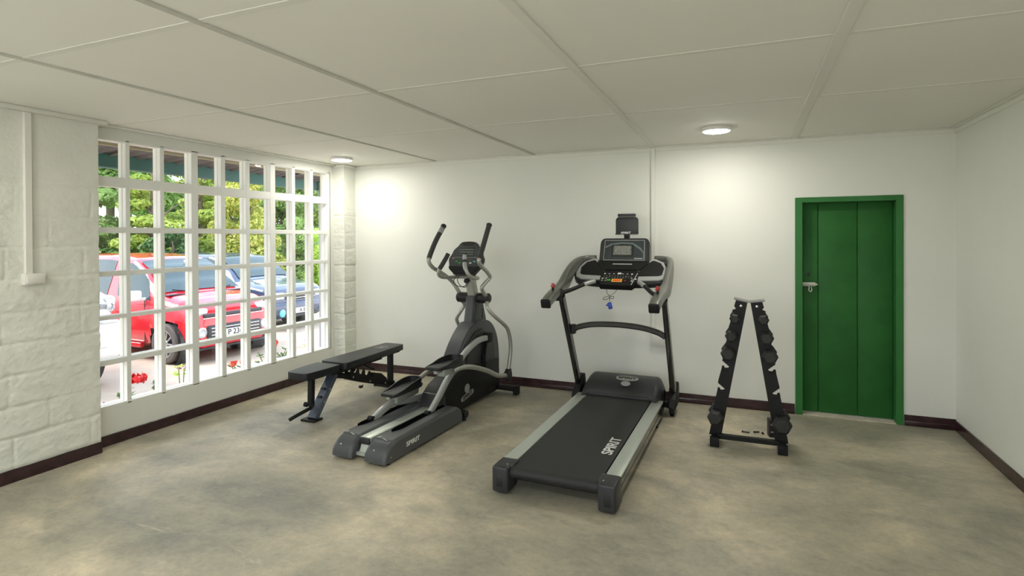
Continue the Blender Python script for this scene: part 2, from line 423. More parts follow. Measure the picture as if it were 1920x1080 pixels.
def stone_face(name, y0, y1, fine):
    mb = MB()
    ny = max(2, int((y1 - y0) / fine)); nz = int(HC / fine)
    def fn(u, v):
        y = y0 + (y1 - y0) * u; z = HC * v
        if z < .085: d = .004 * noise.noise(V((y * 30, z * 30, 2)))
        else: d = stone_disp(y, z, 0, JP)
        return V((XP + d, y, z))
    mb.quadgrid(fn, ny, nz)
    return mb
pw = stone_face('p', 1.35, 2.62, .0085)
pw.box(XL, XP - .02, YN, 1.35, 0, HC)
def endf(u, v):   # the return of the pier next to the window
    x = XL + (XP - XL) * u; z = HC * v
    d = stone_disp(2.62, z, 0, JP) if z > .085 else .004 * noise.noise(V((2.62 * 30, z * 30, 2)))
    return V((x + d * u, 2.62 + .4 * d * u, z))
pw.quadgrid(endf, 8, 260)
pw.quadgrid(lambda u, v: V((XP + stone_disp(YN + (1.35 - YN) * u, HC * v, 0, JP), YN + (1.35 - YN) * u, HC * v)), 120, 110)
pier = pw.build('wall_pier', m_stone); pier['kind'] = 'structure'
sm = MB()
sm.quadgrid(lambda u, v: V((XP + .006 + .004 * noise.noise(V(((YN + (2.624 - YN) * u) * 22, v * 3, 5))), YN + (2.627 - YN) * u, .084 * v + .004 * v * noise.noise(V(((YN + (2.6 - YN) * u) * 9, 1, 5))))), 500, 6)
sm.quadgrid(lambda u, v: V((XL + (XP + .006 - XL) * u, 2.627, .084 * v)), 2, 2)
sm.quadgrid(lambda u, v: V((XP + .0065 - .012 * u, YN + (2.627 - YN) * v, .083 + .003 * noise.noise(V(((YN + (2.6 - YN) * v) * 9, 1, 5))))), 1, 300)
o = sm.build('baseboard_pier', m_skirt); o['kind'] = 'structure'

# corner column of blocks in the far left corner
CX, CYN = -4.285, 5.275
JC = [.10, .30, .49, .68, .86, 1.05, 1.24, 1.43, 1.62, 1.82]
cc = MB()
cc.quadgrid(lambda u, v: V((XL + (CX - XL) * u, CYN - .85 * stone_disp(u * .15, HC * v, 4, JC, 9), HC * v)), 14, 330)
cc.quadgrid(lambda u, v: V((CX + .85 * stone_disp(.15 + u * .2, HC * v, 4, JC, 9), CYN - .85 * stone_disp(.15, HC * v, 4, JC, 9) * (1 - u) + (YB - CYN) * u, HC * v)), 18, 330)
o = cc.build('wall_column', m_stone); o['kind'] = 'structure'

# skirting
o = struct(MB().box(XL, XL + .012, 2.62, CYN, 0, .082, .003, 1), 'baseboard_left', m_skirt)
sk = MB().box(CX, D0 - .005, YB - .018, YB, 0, .044, .004, 2).box(CX, D0 - .005, YB - .008, YB, .040, .088, .002, 1)
sk.box(D1 + .004, XR, YB - .018, YB, 0, .044, .004, 2).box(D1 + .004, XR, YB - .008, YB, .040, .088, .002, 1)
struct(sk, 'baseboard_back', m_skirt)
struct(MB().box(XR - .012, XR, YN, YB - .018, 0, .085, .003, 1), 'baseboard_right', m_skirt)
struct(MB().box(XL, XL + .018, CYN, YB, 0, .001), 'trim_1', m_wall)

# ceiling battens and cornice
def batten(pts, wd=.045, t=.008):
    b = MB(); b.bar([V((x, y, HC - t / 2 + .0005)) for x, y in pts], wd, t, .0025, 1); return b
BX = [-3.1707, -2.001, -.7933, .3922, 1.5]
Y1, Y2 = YB - 1.5627, YB - 2.7189
n = 2
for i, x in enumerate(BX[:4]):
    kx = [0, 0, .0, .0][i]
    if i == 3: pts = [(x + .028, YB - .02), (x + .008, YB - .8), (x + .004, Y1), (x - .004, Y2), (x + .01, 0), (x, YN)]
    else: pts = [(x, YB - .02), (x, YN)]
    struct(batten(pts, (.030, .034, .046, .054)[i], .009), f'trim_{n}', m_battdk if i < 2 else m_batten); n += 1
for y in (Y1, Y2, YB - 3.89, YB - 5.06, YB - 6.2):
    struct(batten([(XL, y), (XR, y)], .036, .003), f'trim_{n}', m_batten); n += 1
co = MB()
co.box(CX, XR, YB - .035, YB, HC - .010, HC, .004, 2).box(CX, XR, YB - .006, YB, HC - .045, HC - .008, .002, 1)
struct(co, f'trim_{n}', m_batten); n += 1
co = MB().box(XL, XL + .045, W0, YB, HC - .018, HC, .005, 2)
co.box(XL, CX + .02, CYN - .02, YB, HC - .03, HC - .002, .005, 2)
struct(co, f'trim_{n}', m_batten); n += 1
co = MB().box(XP - .01, XP + .05, YN, 2.66, HC - .03, HC, .006, 2)
struct(co, f'trim_{n}', m_batten); n += 1
co = MB().box(XR - .035, XR, YN, YB, HC - .012, HC, .004, 2).box(XR - .010, XR, YN, YB, HC - .045, HC - .010, .003, 1)
struct(co, f'trim_{n}', m_batten); n += 1

# ------------------------------------------------------------------ window grid
win = empty('window_1', (XL, (W0 + W1) / 2, WZ0)); win['kind'] = 'structure'
OX, OY, OZ = XL, (W0 + W1) / 2, WZ0
vb = [(2.565, 2.632), (2.881, 2.915), (3.160, 3.197), (3.443, 3.508), (3.742, 3.790), (4.022, 4.068), (4.320, 4.390), (4.620, 4.665), (4.892, 4.937), (5.165, 5.215)]
hb = [(.270, .300), (.605, .647), (.949, .979), (1.277, 1.315), (1.607, 1.650), (1.957, 2.033), (2.306, 2.33)]
fr = MB()
for a, b in vb:
    e = .004
    fr.box(-.040, .0, a - OY, b - OY, WZ0 - OZ - .01, WZ1 - OZ + .01, .003, 1)
    fr.box(-.045, -.038, a + e - OY, b - e - OY, WZ0 - OZ, WZ1 - OZ)
    fr.box(-.088, -.044, a - OY - .001, b - OY + .001, WZ0 - OZ - .01, WZ1 - OZ + .01, .003, 1)
for a, b in hb:
    fr.box(-.038, -.001, W0 - OY - .01, W1 - OY + .01, a - OZ, b - OZ, .003, 1)
    fr.box(-.086, -.045, W0 - OY - .01, W1 - OY + .01, a - OZ, b - OZ, .003, 1)
fr.build('window_frame', m_winpaint, win)
gp = MB().box(-.068, -.064, W0 - OY, W1 - OY, 0, WZ1 - OZ)
gp.build('window_pane', m_glass, win)
sl = MB().box(XL - .18, XL - .086, W0 - .03, W1 + .03, WZ0 - .05, WZ0 - .008, .006, 2)
sl2 = MB(); 
sl2.box(-.18, -.086, W0 - .03 - OY, W1 + .03 - OY, -.05, -.008, .006, 2)
sl.bm.free()
sl2.build('window_sill', m_winpaint, win)

# ------------------------------------------------------------------ green door
dr = empty('door_1', ((D0 + D1) / 2, YB, 0)); dr['kind'] = 'structure'
DX = (D0 + D1) / 2
df = MB()
df.box(D0 - DX, .478 - DX, -.012, .16, 0, DZ, .003, 1).box(1.165 - DX, D1 - DX, -.012, .16, 0, DZ, .003, 1)
df.box(D0 - DX, D1 - DX, -.0125, .16, DZ - .045, DZ, .003, 1)
df.build('door_frame', m_greenf, dr)
dp = MB()
for a, b in ((.482, .604), (.609, .902), (.907, 1.161)):
    dp.box(a - DX, b - DX, .085, .118, .012, DZ - .05, .004, 2)
dp.box(.476 - DX, 1.167 - DX, .10, .125, .012, DZ - .044)
dp.build('door_panel', m_green, dr)
th = MB().box(.475 - DX, 1.168 - DX, -.01, .2, -.001, .006)
th.build('threshold', mat('worn cement threshold', (0.55, 0.50, 0.40), .7, var=.2, vscale=10), dr)
bl = MB()
bl.box(.476 - DX, .585 - DX, .062, .085, 1.118, 1.152, .004, 2)
bl.cyl((.470 - DX, .060, 1.134), (.60 - DX, .060, 1.134), .008, seg=14)
blo = bl.build('door_bolt', m_zinc, dr)
MB().tube([(.535 - DX, .056, 1.118), (.532 - DX, .052, 1.085), (.545 - DX, .052, 1.072), (.555 - DX, .052, 1.085), (.551 - DX, .056, 1.112)], .0045, 8, 5).build('staple', m_zinc, blo)
kh = MB().cyl((.532 - DX, .083, 1.222), (.532 - DX, .0855, 1.222), .013).box(.527 - DX, .537 - DX, .0825, .085, 1.20, 1.222)
kh.build('keyhole', m_ink, dr)

# ------------------------------------------------------------------ trunking and boxes on walls
t = MB().box(-.813, -.775, YB - .022, YB, .69, HC - .018, .002, 1)
tag(t.build('cable_trunking', m_box), 'narrow white cable trunking running down back wall behind treadmill', 'cable trunking')
t = MB().box(-.815, -.672, YB - .032, YB, .515, .685, .006, 2)
so = tag(t.build('wall_socket', m_box), 'white double wall socket box low on back wall behind treadmill', 'wall socket')
MB().box(-.80, -.687, YB - .036, YB - .031, .535, .665, .004, 2).build('socket_plate', m_box, so)
t = MB().box(XP - .01, XP + .022, 2.158, 2.198, 1.33, HC - .03, .002, 1)
tag(t.build('cable_trunking', m_box), 'white cable trunking running down rough stone wall left of window', 'cable trunking')
t = MB().box(XP - .01, XP + .042, 2.142, 2.262, 1.262, 1.335, .004, 2)
so = tag(t.build('wall_socket', m_box), 'painted socket box on the rough stone wall under the left trunking', 'wall socket')
MB().box(XP + .040, XP + .048, 2.150, 2.254, 1.272, 1.325, .003, 2).build('socket_plate', m_box, so)

# ------------------------------------------------------------------ ceiling lights
def ceiling_light(x, y, label):
    r = empty('ceiling_light', (x, y, HC)); tag(r, label, 'ceiling light', 'round ceiling lights')
    MB().lathe([(0, 0), (.110, 0), (.112, -.006), (.110, -.022), (.102, -.028), (0, -.026)], (0, 0, 0), (0, 0, 1), 40).build('lamp_housing', m_lampb, r)
    MB().lathe([(.102, -.0275), (.096, -.031), (.07, -.032), (0, -.032)], (0, 0, 0), (0, 0, 1), 40, smooth=True).build('lamp_diffuser', m_led, r)
ceiling_light(-3.957, 4.84, 'round white lit ceiling light in the corner above the window end')
ceiling_light(-.195, 4.732, 'round white lit ceiling light over the dumbbell rack side near the back wall')
ceiling_light(-3.75, .9, 'added unseen round white fill light at the near end of the ceiling on the window side')  # this and the next two lamps are out of view, added for fill
ceiling_light(-2.1, .7, 'added unseen round white fill light at the near end in the middle of the ceiling')
ceiling_light(-.30, .5, 'added unseen round white fill light at the near end of the ceiling on the door side')


# ================================================================== TREADMILL  (local: x right, y towards the back wall)
def root_at(name, ox, oy, deg, label, cat, group=None):
    r = empty(name, (ox, oy, 0), -R(deg)); tag(r, label, cat, group); return r
T = root_at('treadmill', -1.037, 3.10, 1.0, 'black and silver treadmill with lit console standing before the back wall', 'treadmill')
# deck
MB().box(-.345, .345, .10, 1.80, .055, .125, .006, 1).build('deck_frame', m_black, T)
bp_ = [(.035, .088)]
def beltprof(y0, y1, r, zc):
    P = []
    for k in range(13):
        a = R(90 + 180 * k / 12); P.append((y0 + r * math.cos(a), zc + r * math.sin(a)))
    for k in range(13):
        a = R(-90 + 180 * k / 12); P.append((y1 + r * math.cos(a), zc + r * math.sin(a)))
    return P
belt = MB().prism(beltprof(.050, 1.86, .034, .124), 'x', -.275, .275).build('running_belt', m_belt, T)
text('belt_logo', 'SPIRIT', .098, m_white, belt, (.214, .615, .1588), (0, 1, 0), (-1, 0, 0), .0006, .0016, squash=1.22)
MB().cyl((-.285, .05, .122), (.285, .05, .122), .028).build('rear_roller', m_matteb, T)
for sx in (-1, 1):
    rl = MB()
    rl.box(*sorted((sx * .284, sx * .374)), .150, 1.80, .128, .160, .004, 2)
    a = rl.build('side_rail', m_alu, T)
    MB().box(*sorted((sx * .352, sx * .3765)), .14, 1.84, .06, .150, .004, 1).box(*sorted((sx * .374, sx * .3795)), .16, 1.80, .098, .106).build('side_skirt', m_gloss, T)
    ec = MB()
    ec.box(*sorted((sx * .276, sx * .381)), -.012, .150, .012, .168, .014, 3)
    ec.box(*sorted((sx * .262, sx * .300)), .04, .150, .09, .1685, .008, 2)
    e = ec.build('rear_cap', m_charc, T)
    MB().box(*sorted((sx * .31, sx * .352)), -.0135, .01, .045, .115, .004, 2).build('cap_slot', m_ink, e)
    MB().cyl((sx * .298, .040, .167), (sx * .298, .040, .171), .006, seg=14).build('screw', m_steel, e)
    MB().cyl((sx * .325, .09, 0.0), (sx * .325, .09, .02), .02, seg=16).build('rubber_foot', m_rubber, T)
# motor hood
hp = [(1.700, .150), (1.712, .178), (1.78, .196), (1.84, .226), (1.90, .262), (1.99, .288), (2.08, .292), (2.13, .268), (2.16, .20), (2.165, .08), (1.74, .08)]
hd = MB()
def hood(u, v):
    i = v * (len(hp) - 1); P = crom([(0, a, b) for a, b in hp[:9]], 4)
    return V((0, 0, 0))
HP = crom([(0, a, b) for a, b in hp[:10]], 5)
def hoodf(u, v):
    p = HP[int(round(v * (len(HP) - 1)))]
    x = -.352 + .704 * u
    e = min(u, 1 - u) * .704                       # distance to the side
    q = 1 - (1 - min(1, e / .075)) ** 2.4
    z = .08 + (p.z - .08) * (.55 + .45 * q) if e < .075 else p.z
    # forward set lip in the middle, corners wrap over the rails
    yy = p.y
    if v < .55: yy += (.055 if e > .085 else .055 * (e / .085) ** 3) * (1 - v / .55)
    if v > .45: yy -= .10 * (1 - min(1, e / .09)) ** 2 * ((v - .45) / .55)
    return V((x, yy, z))
hd.quadgrid(hoodf, 72, len(HP) - 1)
hd.prism([(1.78, .06), (1.78, .15), (2.14, .19), (2.14, .06)], 'x', -.34, .34)
h_ = hd.build('motor_hood', m_charc, T)
lx, ly, lz = 0.02, 1.985, .2925
def slopequad(cx, cy, cz, a, b, tilt, n=28, wob=False):
    return None
Xd, Yd = V((1, 0, 0)), V((0, .965, .26)).normalized()
Zd = Xd.cross(Yd)
def oval(mb, c, a, b, th=.002, n=36, power=2.6):
    P = []
    for k in range(n):
        t = 2 * math.pi * k / n; cx, sy = math.cos(t), math.sin(t)
        P.append((a * math.copysign(abs(cx) ** (2 / power), cx), b * math.copysign(abs(sy) ** (2 / power), sy)))
    tb = bmesh.new(); lo = [tb.verts.new(c + Xd * p[0] + Yd * p[1]) for p in P]; hi = [tb.verts.new(c + Xd * p[0] + Yd * p[1] + Zd * th) for p in P]
    tb.faces.new(hi); 
    for i in range(n): tb.faces.new((lo[i], lo[(i + 1) % n], hi[(i + 1) % n], hi[i]))
    bmesh.ops.recalc_face_normals(tb, faces=tb.faces); mb._merge(tb)
c1 = V((.035, 1.955, .281)); bd = MB(); oval(bd, c1, .100, .040, .006); b1 = bd.build('badge', m_dimwhite, h_)
text('badge_word', 'SPIRIT', .052, m_ink, b1, c1 + Zd * .0065, Xd, Yd, .0005, .002, squash=1.15)
Yd = V((0, .86, .5)).normalized(); Zd = Xd.cross(Yd)
c2 = V((.035, 1.882, .2515)); bd = MB(); oval(bd, c2, .042, .030, .006, power=2); bd.build('badge', m_dimwhite, h_)
# uprights, feet
UB, UT = (2.02, .14), (1.50, 1.05)
for sx in (-1, 1):
    x = sx * .430
    uf = MB(); uf.bar([(x, UB[0], UB[1]), (x, 1.72, .665), (x, 1.56, .94), (x, UT[0] + .0, UT[1])], .044, .078, .012, 5, upv=(0, 1, 0))
    u_ = uf.build('upright', m_gloss, T)
    MB().bar([(x + sx * .0225, UB[0] - .02, UB[1] + .06), (x + sx * .0225, 1.72, .665), (x + sx * .0225, 1.56, .94)], .004, .05, .0015, 5, upv=(0, 1, 0)).build('upright_trim', m_champ, u_)
    bk = MB()
    bk.prism([(1.86, .075), (1.90, .15), (1.97, .205), (2.03, .265), (2.085, .27), (2.11, .19), (2.10, .075)], 'x', x - .035, x + .040, .012, 2)
    bk.box(x - .02, x + .02, 1.88, 2.00, .03, .09, .006, 1)
    b_ = bk.build('base_bracket', m_matteb, T)
    MB().cyl((x - .018, 1.93, .036), (x + .018, 1.93, .036), .036, bev=.005).build('transport_wheel', m_rubber, b_)
    MB().bar([(sx * .35, 1.55, .055), (sx * .35, 1.72, .03)], .03, .03, .004, 1).cyl((sx * .35 - .014, 1.56, .022), (sx * .35 + .014, 1.56, .022), .022).build('lift_leg', m_matteb, T)
MB().box(-.42, .42, 1.96, 2.04, .055, .10, .006, 1).build('base_crossbar', m_matteb, T)
ab = [(-.41, 1.705, .725), (-.34, 1.70, .765), (-.2, 1.70, .795), (0, 1.70, .803), (.2, 1.70, .79), (.34, 1.70, .758), (.41, 1.705, .722)]
MB().bar(ab, .035, .05, .012, 6).build('arched_crossbar', m_gloss, T)
MB().box(-.412, -.372, 1.675, 1.735, .70, .785, .008, 2).build('crossbar_bracket', m_matteb, T)

# arm shells: loft of rounded sections sweeping from the grip end up and around to the console
def arm(sx):
    S = [  # x, y, z, width, height, tilt direction handled by frames
        (.418, 1.06, 1.035, .078, .072), (.420, 1.14, 1.062, .084, .080), (.424, 1.28, 1.095, .082, .082), (.430, 1.42, 1.115, .080, .098),
        (.436, 1.54, 1.135, .070, .140), (.438, 1.66, 1.19, .060, .155), (.436, 1.78, 1.255, .056, .130), (.424, 1.89, 1.310, .056, .095), (.396, 1.975, 1.345, .055, .070), (.345, 2.03, 1.362, .05, .052), (.27, 2.055, 1.366, .045, .045)]
    P = crom([(sx * a, b, c) for a, b, c, _, _ in S], 5)
    Wd = crom([(s_[3], s_[4], 0) for s_ in S], 5)
    t = bmesh.new(); rings = []
    for i, p in enumerate(P):
        a = P[max(0, i - 1)]; b = P[min(len(P) - 1, i + 1)]; Tn = (b - a).normalized()
        side = Tn.cross(V((0, 0, 1))).normalized(); nn = side.cross(Tn).normalized()
        wd, h = Wd[i].x / 2, Wd[i].y / 2; ring = []
        for k in range(20):
            th = 2 * math.pi * k / 20; cx, sy = math.cos(th), math.sin(th)
            ring.append(t.verts.new(p + side * wd * math.copysign(abs(cx) ** .6, cx) + nn * h * math.copysign(abs(sy) ** .6, sy)))
        rings.append(ring)
    for A, B in zip(rings[:-1], rings[1:]):
        for j in range(20): t.faces.new((A[j], A[(j + 1) % 20], B[(j + 1) % 20], B[j]))
    t.faces.new(rings[0]); t.faces.new(rings[-1][::-1]); bmesh.ops.recalc_face_normals(t, faces=t.faces)
    m = MB(); m._merge(t, True)
    return m
for sx in (-1, 1):
    a_ = arm(sx).build('side_arm', m_gun, T)
    d = V((0, -1, -.34)).normalized(); c = V((sx * .418, 1.064, 1.036))
    cap = MB(); mt = Matrix.Translation(c) @ d.to_track_quat('Z', 'Y').to_matrix().to_4x4()
    cap.box(-.040, .040, -.037, .037, -.01, .016, .012, 3, mtx=mt); cap.build('arm_end_cap', m_matteb, a_)
    bt = MB().cyl((sx * .418, 1.235, 1.125), (sx * .418, 1.235, 1.150), .010, seg=16); b_ = bt.build('toggle_stem', m_matteb, a_)
    MB().lathe([(0, 0), (.010, 0), (.017, .006), (.019, .016), (.012, .024), (.016, .030), (.008, .036), (0, .037)], (sx * .418, 1.235, 1.148), (0, 0, 1), 20, smooth=True).build('toggle_knob', m_red, a_)
    MB().bar([(sx * .418, 1.33, 1.030), (sx * .418, 1.345, 1.13)], .088, .014, .003, 1, upv=(0, 1, 0)).build('arm_seam', m_ink, a_)
    # pulse grips
    g = [(sx * .165, 1.74, 1.165), (sx * .20, 1.68, 1.172), (sx * .26, 1.58, 1.150), (sx * .33, 1.46, 1.115), (sx * .395, 1.36, 1.09)]
    gr = MB().tube(g, .0165, 14, 6).build('pulse_grip', m_matteb, T)
    gg = crom(g, 6)
    MB().tube(gg[5:13], .0185, 14, 1).build('pulse_sensor', m_silver, gr)
# console tray: tilted plane
A0, A1 = V((0, 1.745, 1.150)), V((0, 2.035, 1.372))
Uc = (A1 - A0); UL = Uc.length; Uc.normalize(); Nc = V((1, 0, 0)).cross(Uc).normalized()
def cp(x, s, n=0.0): return A0 + V((x, 0, 0)) + Uc * s + Nc * n
def plate(mb, pts, n0, n1, bev=0.0, mi=0):
    t = bmesh.new(); lo = [t.verts.new(cp(a, b, n0)) for a, b in pts]; hi = [t.verts.new(cp(a, b, n1)) for a, b in pts]
    t.faces.new(lo[::-1]); t.faces.new(hi); n = len(pts)
    for i in range(n): t.faces.new((lo[i], lo[(i + 1) % n], hi[(i + 1) % n], hi[i]))
    bmesh.ops.recalc_face_normals(t, faces=t.faces)
    if bev: bmesh.ops.bevel(t, geom=list(t.edges), offset=bev, segments=2, affect='EDGES')
    mb._merge(t, False, mi); return mb
base = [(-.36, .02), (-.405, .06), (-.425, .13), (-.41, .21), (-.375, .285), (-.30, .345), (-.25, .345), (-.22, .30), (.22, .30), (.25, .345), (.30, .345), (.375, .285), (.41, .21), (.425, .13), (.405, .06), (.36, .02), (.17, .0), (-.17, .0)]
con = plate(MB(), base, -.05, .0, .006).build('console_body', m_charc, T)
for sx in (-1, 1):
    ring = [(.155, .030), (.345, .045), (.392, .075), (.405, .14), (.392, .215), (.355, .285), (.285, .330), (.255, .330), (.135, .165)]
    q = plate(MB(), [(sx * a, b) for a, b in (ring if sx > 0 else ring[::-1])], -.002, .014, .004).build('tray_surround', m_silver, con)
    rec = [(.155, .088), (.335, .098), (.362, .112), (.370, .20), (.335, .27), (.275, .302), (.255, .298), (.165, .175)]
    plate(MB(), [(sx * a, b) for a, b in (rec if sx > 0 else rec[::-1])], .0135, .0155).build('storage_tray', m_matteb, q)
lp = [(-.155, -.045), (-.165, .0), (-.165, .155), (.165, .155), (.165, .0), (.125, -.05)]
lo_ = plate(MB(), lp, -.03, .024, .006).build('control_panel', m_matteb, con)
up_ = plate(MB(), [(-.165, .158), (-.235, .255), (-.235, .298), (.235, .298), (.235, .255), (.165, .158)], -.01, .022, .008).build('speaker_shelf', m_matteb, con)
plate(MB(), [(-.085, .235), (-.088, .242), (-.085, .249), (.085, .249), (.088, .242), (.085, .235)], .022, .0235).build('shelf_slot', m_dimwhite, up_)
# keys
def key(x, s, w_, h, m, nm='key'):
    plate(MB(), [(x - w_, s - h), (x + w_, s - h), (x + w_, s + h), (x - w_, s + h)], .0235, .027, .0015).build(nm, m, lo_)
key(-.010, .018, .046, .020, m_yel, 'stop_key'); 
plate(MB(), [(-.044, .006), (.024, .006), (.024, .030), (-.044, .030)], .0268, .029, .001).build('stop_key_face', m_orange, lo_)
key(-.082, .022, .016, .010, m_grn, 'start_key'); key(.062, .018, .007, .005, m_red, 'key'); 
random.seed(3)
for r_, (s_, k_) in enumerate(((.105, 7), (.075, 11), (.055, 11), (.040, 4), (.015, 3))):
    for i in range(k_):
        x = -.13 + .24 * i / (k_ - 1) if k_ > 4 else (-.14 + .03 * i if i < 2 else .06 + .03 * i)
        key(x, s_ , .006 if k_ > 7 else .008, .0022 if k_ > 7 else .006, m_dimwhite if (i + r_) % 3 else m_white, 'key')
key(0.0, .110, .016, .010, m_white, 'key')
plate(MB(), [(.118, -.035), (.126, -.035), (.160, .12), (.152, .12)], .0238, .0255).build('panel_edge', m_silver, lo_)
# display
B0, B1 = V((0, 1.972, 1.325)), V((0, 2.035, 1.542))
Ud = (B1 - B0); DL = Ud.length; Ud.normalize(); Nd = V((1, 0, 0)).cross(Ud).normalized()
def dpnt(x, s, n=0.0): return B0 + V((x, 0, 0)) + Ud * s + Nd * n
def dplate(pts, n0, n1, bev=0.0):
    mb = MB(); t = bmesh.new(); lo = [t.verts.new(dpnt(a, b, n0)) for a, b in pts]; hi = [t.verts.new(dpnt(a, b, n1)) for a, b in pts]
    t.faces.new(lo[::-1]); t.faces.new(hi); n = len(pts)
    for i in range(n): t.faces.new((lo[i], lo[(i + 1) % n], hi[(i + 1) % n], hi[i]))
    bmesh.ops.recalc_face_normals(t, faces=t.faces)
    if bev: bmesh.ops.bevel(t, geom=list(t.edges), offset=bev, segments=2, affect='EDGES')
    return mb._merge(t)
dw = .228
disp = dplate([(-dw, .0), (-dw + .004, .19), (-dw + .018, .222), (-dw + .04, .232), (dw - .04, .232), (dw - .018, .222), (dw - .004, .19), (dw, .0), (dw - .03, -.02), (-dw + .03, -.02)], -.045, .0, .007).build('display_housing', m_charc, T)
dplate([(-.188, .022), (-.182, .212), (.182, .212), (.188, .022)], -.002, .003).build('display_outline', m_silver, disp)
scr = dplate([(-.183, .027), (-.177, .207), (.177, .207), (.183, .027)], .002, .0045).build('display_glass', m_screen, disp)
dplate([(-.178, .04), (-.174, .15), (-.12, .178), (-.02, .190), (.08, .185), (.15, .14), (.178, .10), (.18, .04)], .0046, .0052).build('display_graphic', m_arc, disp)
dplate([(-.178, .03), (-.175, .135), (-.11, .165), (-.02, .178), (.07, .172), (.14, .125), (.172, .09), (.176, .03)], .0053, .0058).build('display_graphic', m_screen, disp)
dplate([(-.115, .060), (-.112, .168), (.082, .168), (.085, .060)], .006, .0075).build('lcd_bezel', m_ink, disp)
lcd = dplate([(-.098, .070), (-.096, .158), (.066, .158), (.068, .070)], .0075, .0085).build('lcd_screen', m_lcd, disp)
for k in range(5): dplate([(-.085, .083 + .015 * k), (-.085, .087 + .015 * k), (.055, .087 + .015 * k), (.055, .083 + .015 * k)], .0086, .009).build('lcd_line', m_dimwhite, lcd)
dplate([(.095, .034), (.095, .044), (.17, .044), (.17, .034)], .006, .0066).build('display_print', m_dimwhite, disp)
# tablet holder
hb_ = MB().cyl((.012, 2.085, 1.535), (.012, 2.085, 1.60), .020, seg=16).box(-.012, .036, 2.05, 2.10, 1.545, 1.585, .006, 2)
hk = hb_.build('holder_bracket', m_matteb, T)
tb_ = MB(); 
tb_.prism([(-.092, 1.582), (-.092, 1.715), (-.088, 1.728), (-.070, 1.742), (.094, 1.742), (.112, 1.728), (.116, 1.715), (.116, 1.582)], 'y', 2.070, 2.084, .004, 2)
tb_.prism([(-.068, 1.744), (-.071, 1.766), (-.064, 1.772), (.088, 1.772), (.095, 1.766), (.092, 1.744)], 'y', 2.052, 2.078, .004, 2)
tb_.box(-.092, .116, 2.052, 2.072, 1.580, 1.594, .004, 2)
hold = tb_.build('tablet_holder', m_charc, T)
text('holder_logo', 'SPIRIT', .026, m_white, hold, (.006, 2.051, 1.596), (1, 0, 0), (0, 0, 1), .0005, .0008, squash=1.3)
# safety key on its cord
K = V((-.092, 1.70, 0))
sk_ = MB().tube([K + V((.0, .0, 1.115)), K + V((.01, 0, 1.07)), K + V((.028, 0, 1.045)), K + V((.03, 0, 1.0))], .0022, 6, 5)
sk_.tube([K + V((.10, 0, 1.115)), K + V((.075, 0, 1.08)), K + V((.035, 0, 1.052)), K + V((-.015, 0, 1.035)), K + V((-.028, 0, 1.018)), K + V((0, .01, 1.015)), K + V((.035, .01, 1.04)), K + V((.065, 0, 1.045)), K + V((.06, 0, 1.025)), K + V((.03, 0, 1.03))], .0022, 6, 6)
rk = root_at('safety_key', -1.037, 3.10, 1.0, 'blue safety key clip hanging on a knotted black cord under treadmill console', 'safety key')
sk_.build('cord', m_ink, rk)
mt = Matrix.Translation(K + V((.032, 0, .967))) @ Matrix.Rotation(R(-14), 4, 'Y')
MB().box(-.017, .017, -.012, .012, -.033, .026, .007, 2, mtx=mt).box(-.032, -.012, -.006, .006, -.002, .014, .004, 2, mtx=mt).build('clip', m_blue, rk)

# ================================================================== ELLIPTICAL
Eo = root_at('elliptical_trainer', -2.472, 3.20, 3.0, 'grey and black elliptical trainer with twin rail covers between bench and treadmill', 'elliptical trainer')
# rear frame: aluminium centre rail, two black covers
cr = MB().box(-.048, .042, .055, 1.02, .112, .150, .004, 2)
cr.build('centre_rail', m_alu, Eo)
MB().box(-.046, .040, .045, .075, .10, .148, .006, 2).build('rail_end_block', m_charc, Eo)
MB().bar([(-.003, .035, .034), (-.003, .05, .06), (-.003, .075, .12)], .082, .016, .004, 3, upv=(0, 1, 0)).box(-.22, .22, .02, .06, .025, .05, .004, 1).build('rear_plate', m_alu, Eo)
def cover(x0, x1, slot):
    prof = [(-.035, .020), (-.030, .055), (-.012, .092), (.022, .124), (.07, .145), (.12, .154), (.5, .160), (.86, .162), (.93, .152), (.985, .118), (1.0, .07), (1.0, .022)]
    P = crom([(0, a, b) for a, b in prof], 4)
    mb = MB(); n = len(P) - 1; N = 26
    sx0, sx1, sy0, sy1 = slot
    t = bmesh.new(); G = []
    xs = sorted(set([x0 + (x1 - x0) * k / N for k in range(N + 1)] + [sx0, sx1]))
    ys = []
    for i, p in enumerate(P):
        row = []
        for x in xs:
            e = min(x - x0, x1 - x); q = 1 - (1 - min(1, e / .03)) ** 2
            zc = .02 + (p.z - .02) * (.86 + .14 * q)
            yc = p.y + (.012 * (1 - q) if p.y < .1 else (-.012 * (1 - q) if p.y > .9 else 0))
            row.append(t.verts.new((x, yc, zc)))
        G.append(row)
    for i in range(n):
        for j in range(len(xs) - 1): t.faces.new((G[i][j], G[i][j + 1], G[i + 1][j + 1], G[i + 1][j]))
    # sides
    t.faces.new([G[i][0] for i in range(n + 1)]); t.faces.new([G[i][-1] for i in range(n + 1)][::-1])
    bmesh.ops.recalc_face_normals(t, faces=t.faces)
    mb._merge(t, False)
    for f in mb.bm.faces: f.smooth = len(f.verts) == 4
    c = mb.build('rail_cover', m_cover, Eo)
    sp = [(sx0, sy0 + .06), (sx0 + .010, sy0), (sx0 + .02, sy0 - .01), (sx1 - .012, sy0 + .03), (sx1, sy0 + .08), (sx1, sy1), (sx0, sy1)]
    MB().prism(sp, 'z', .150, .1665).build('cover_slot', m_void, c)  # black slab paints the shade inside the open slot
    MB().lathe([(0, 0), (.005, 0), (.005, .004), (0, .005)], ((x0 + x1) / 2 - .005, -.022, .105), (0, -.8, .6), 12).build('screw', m_steel, c)
    return c
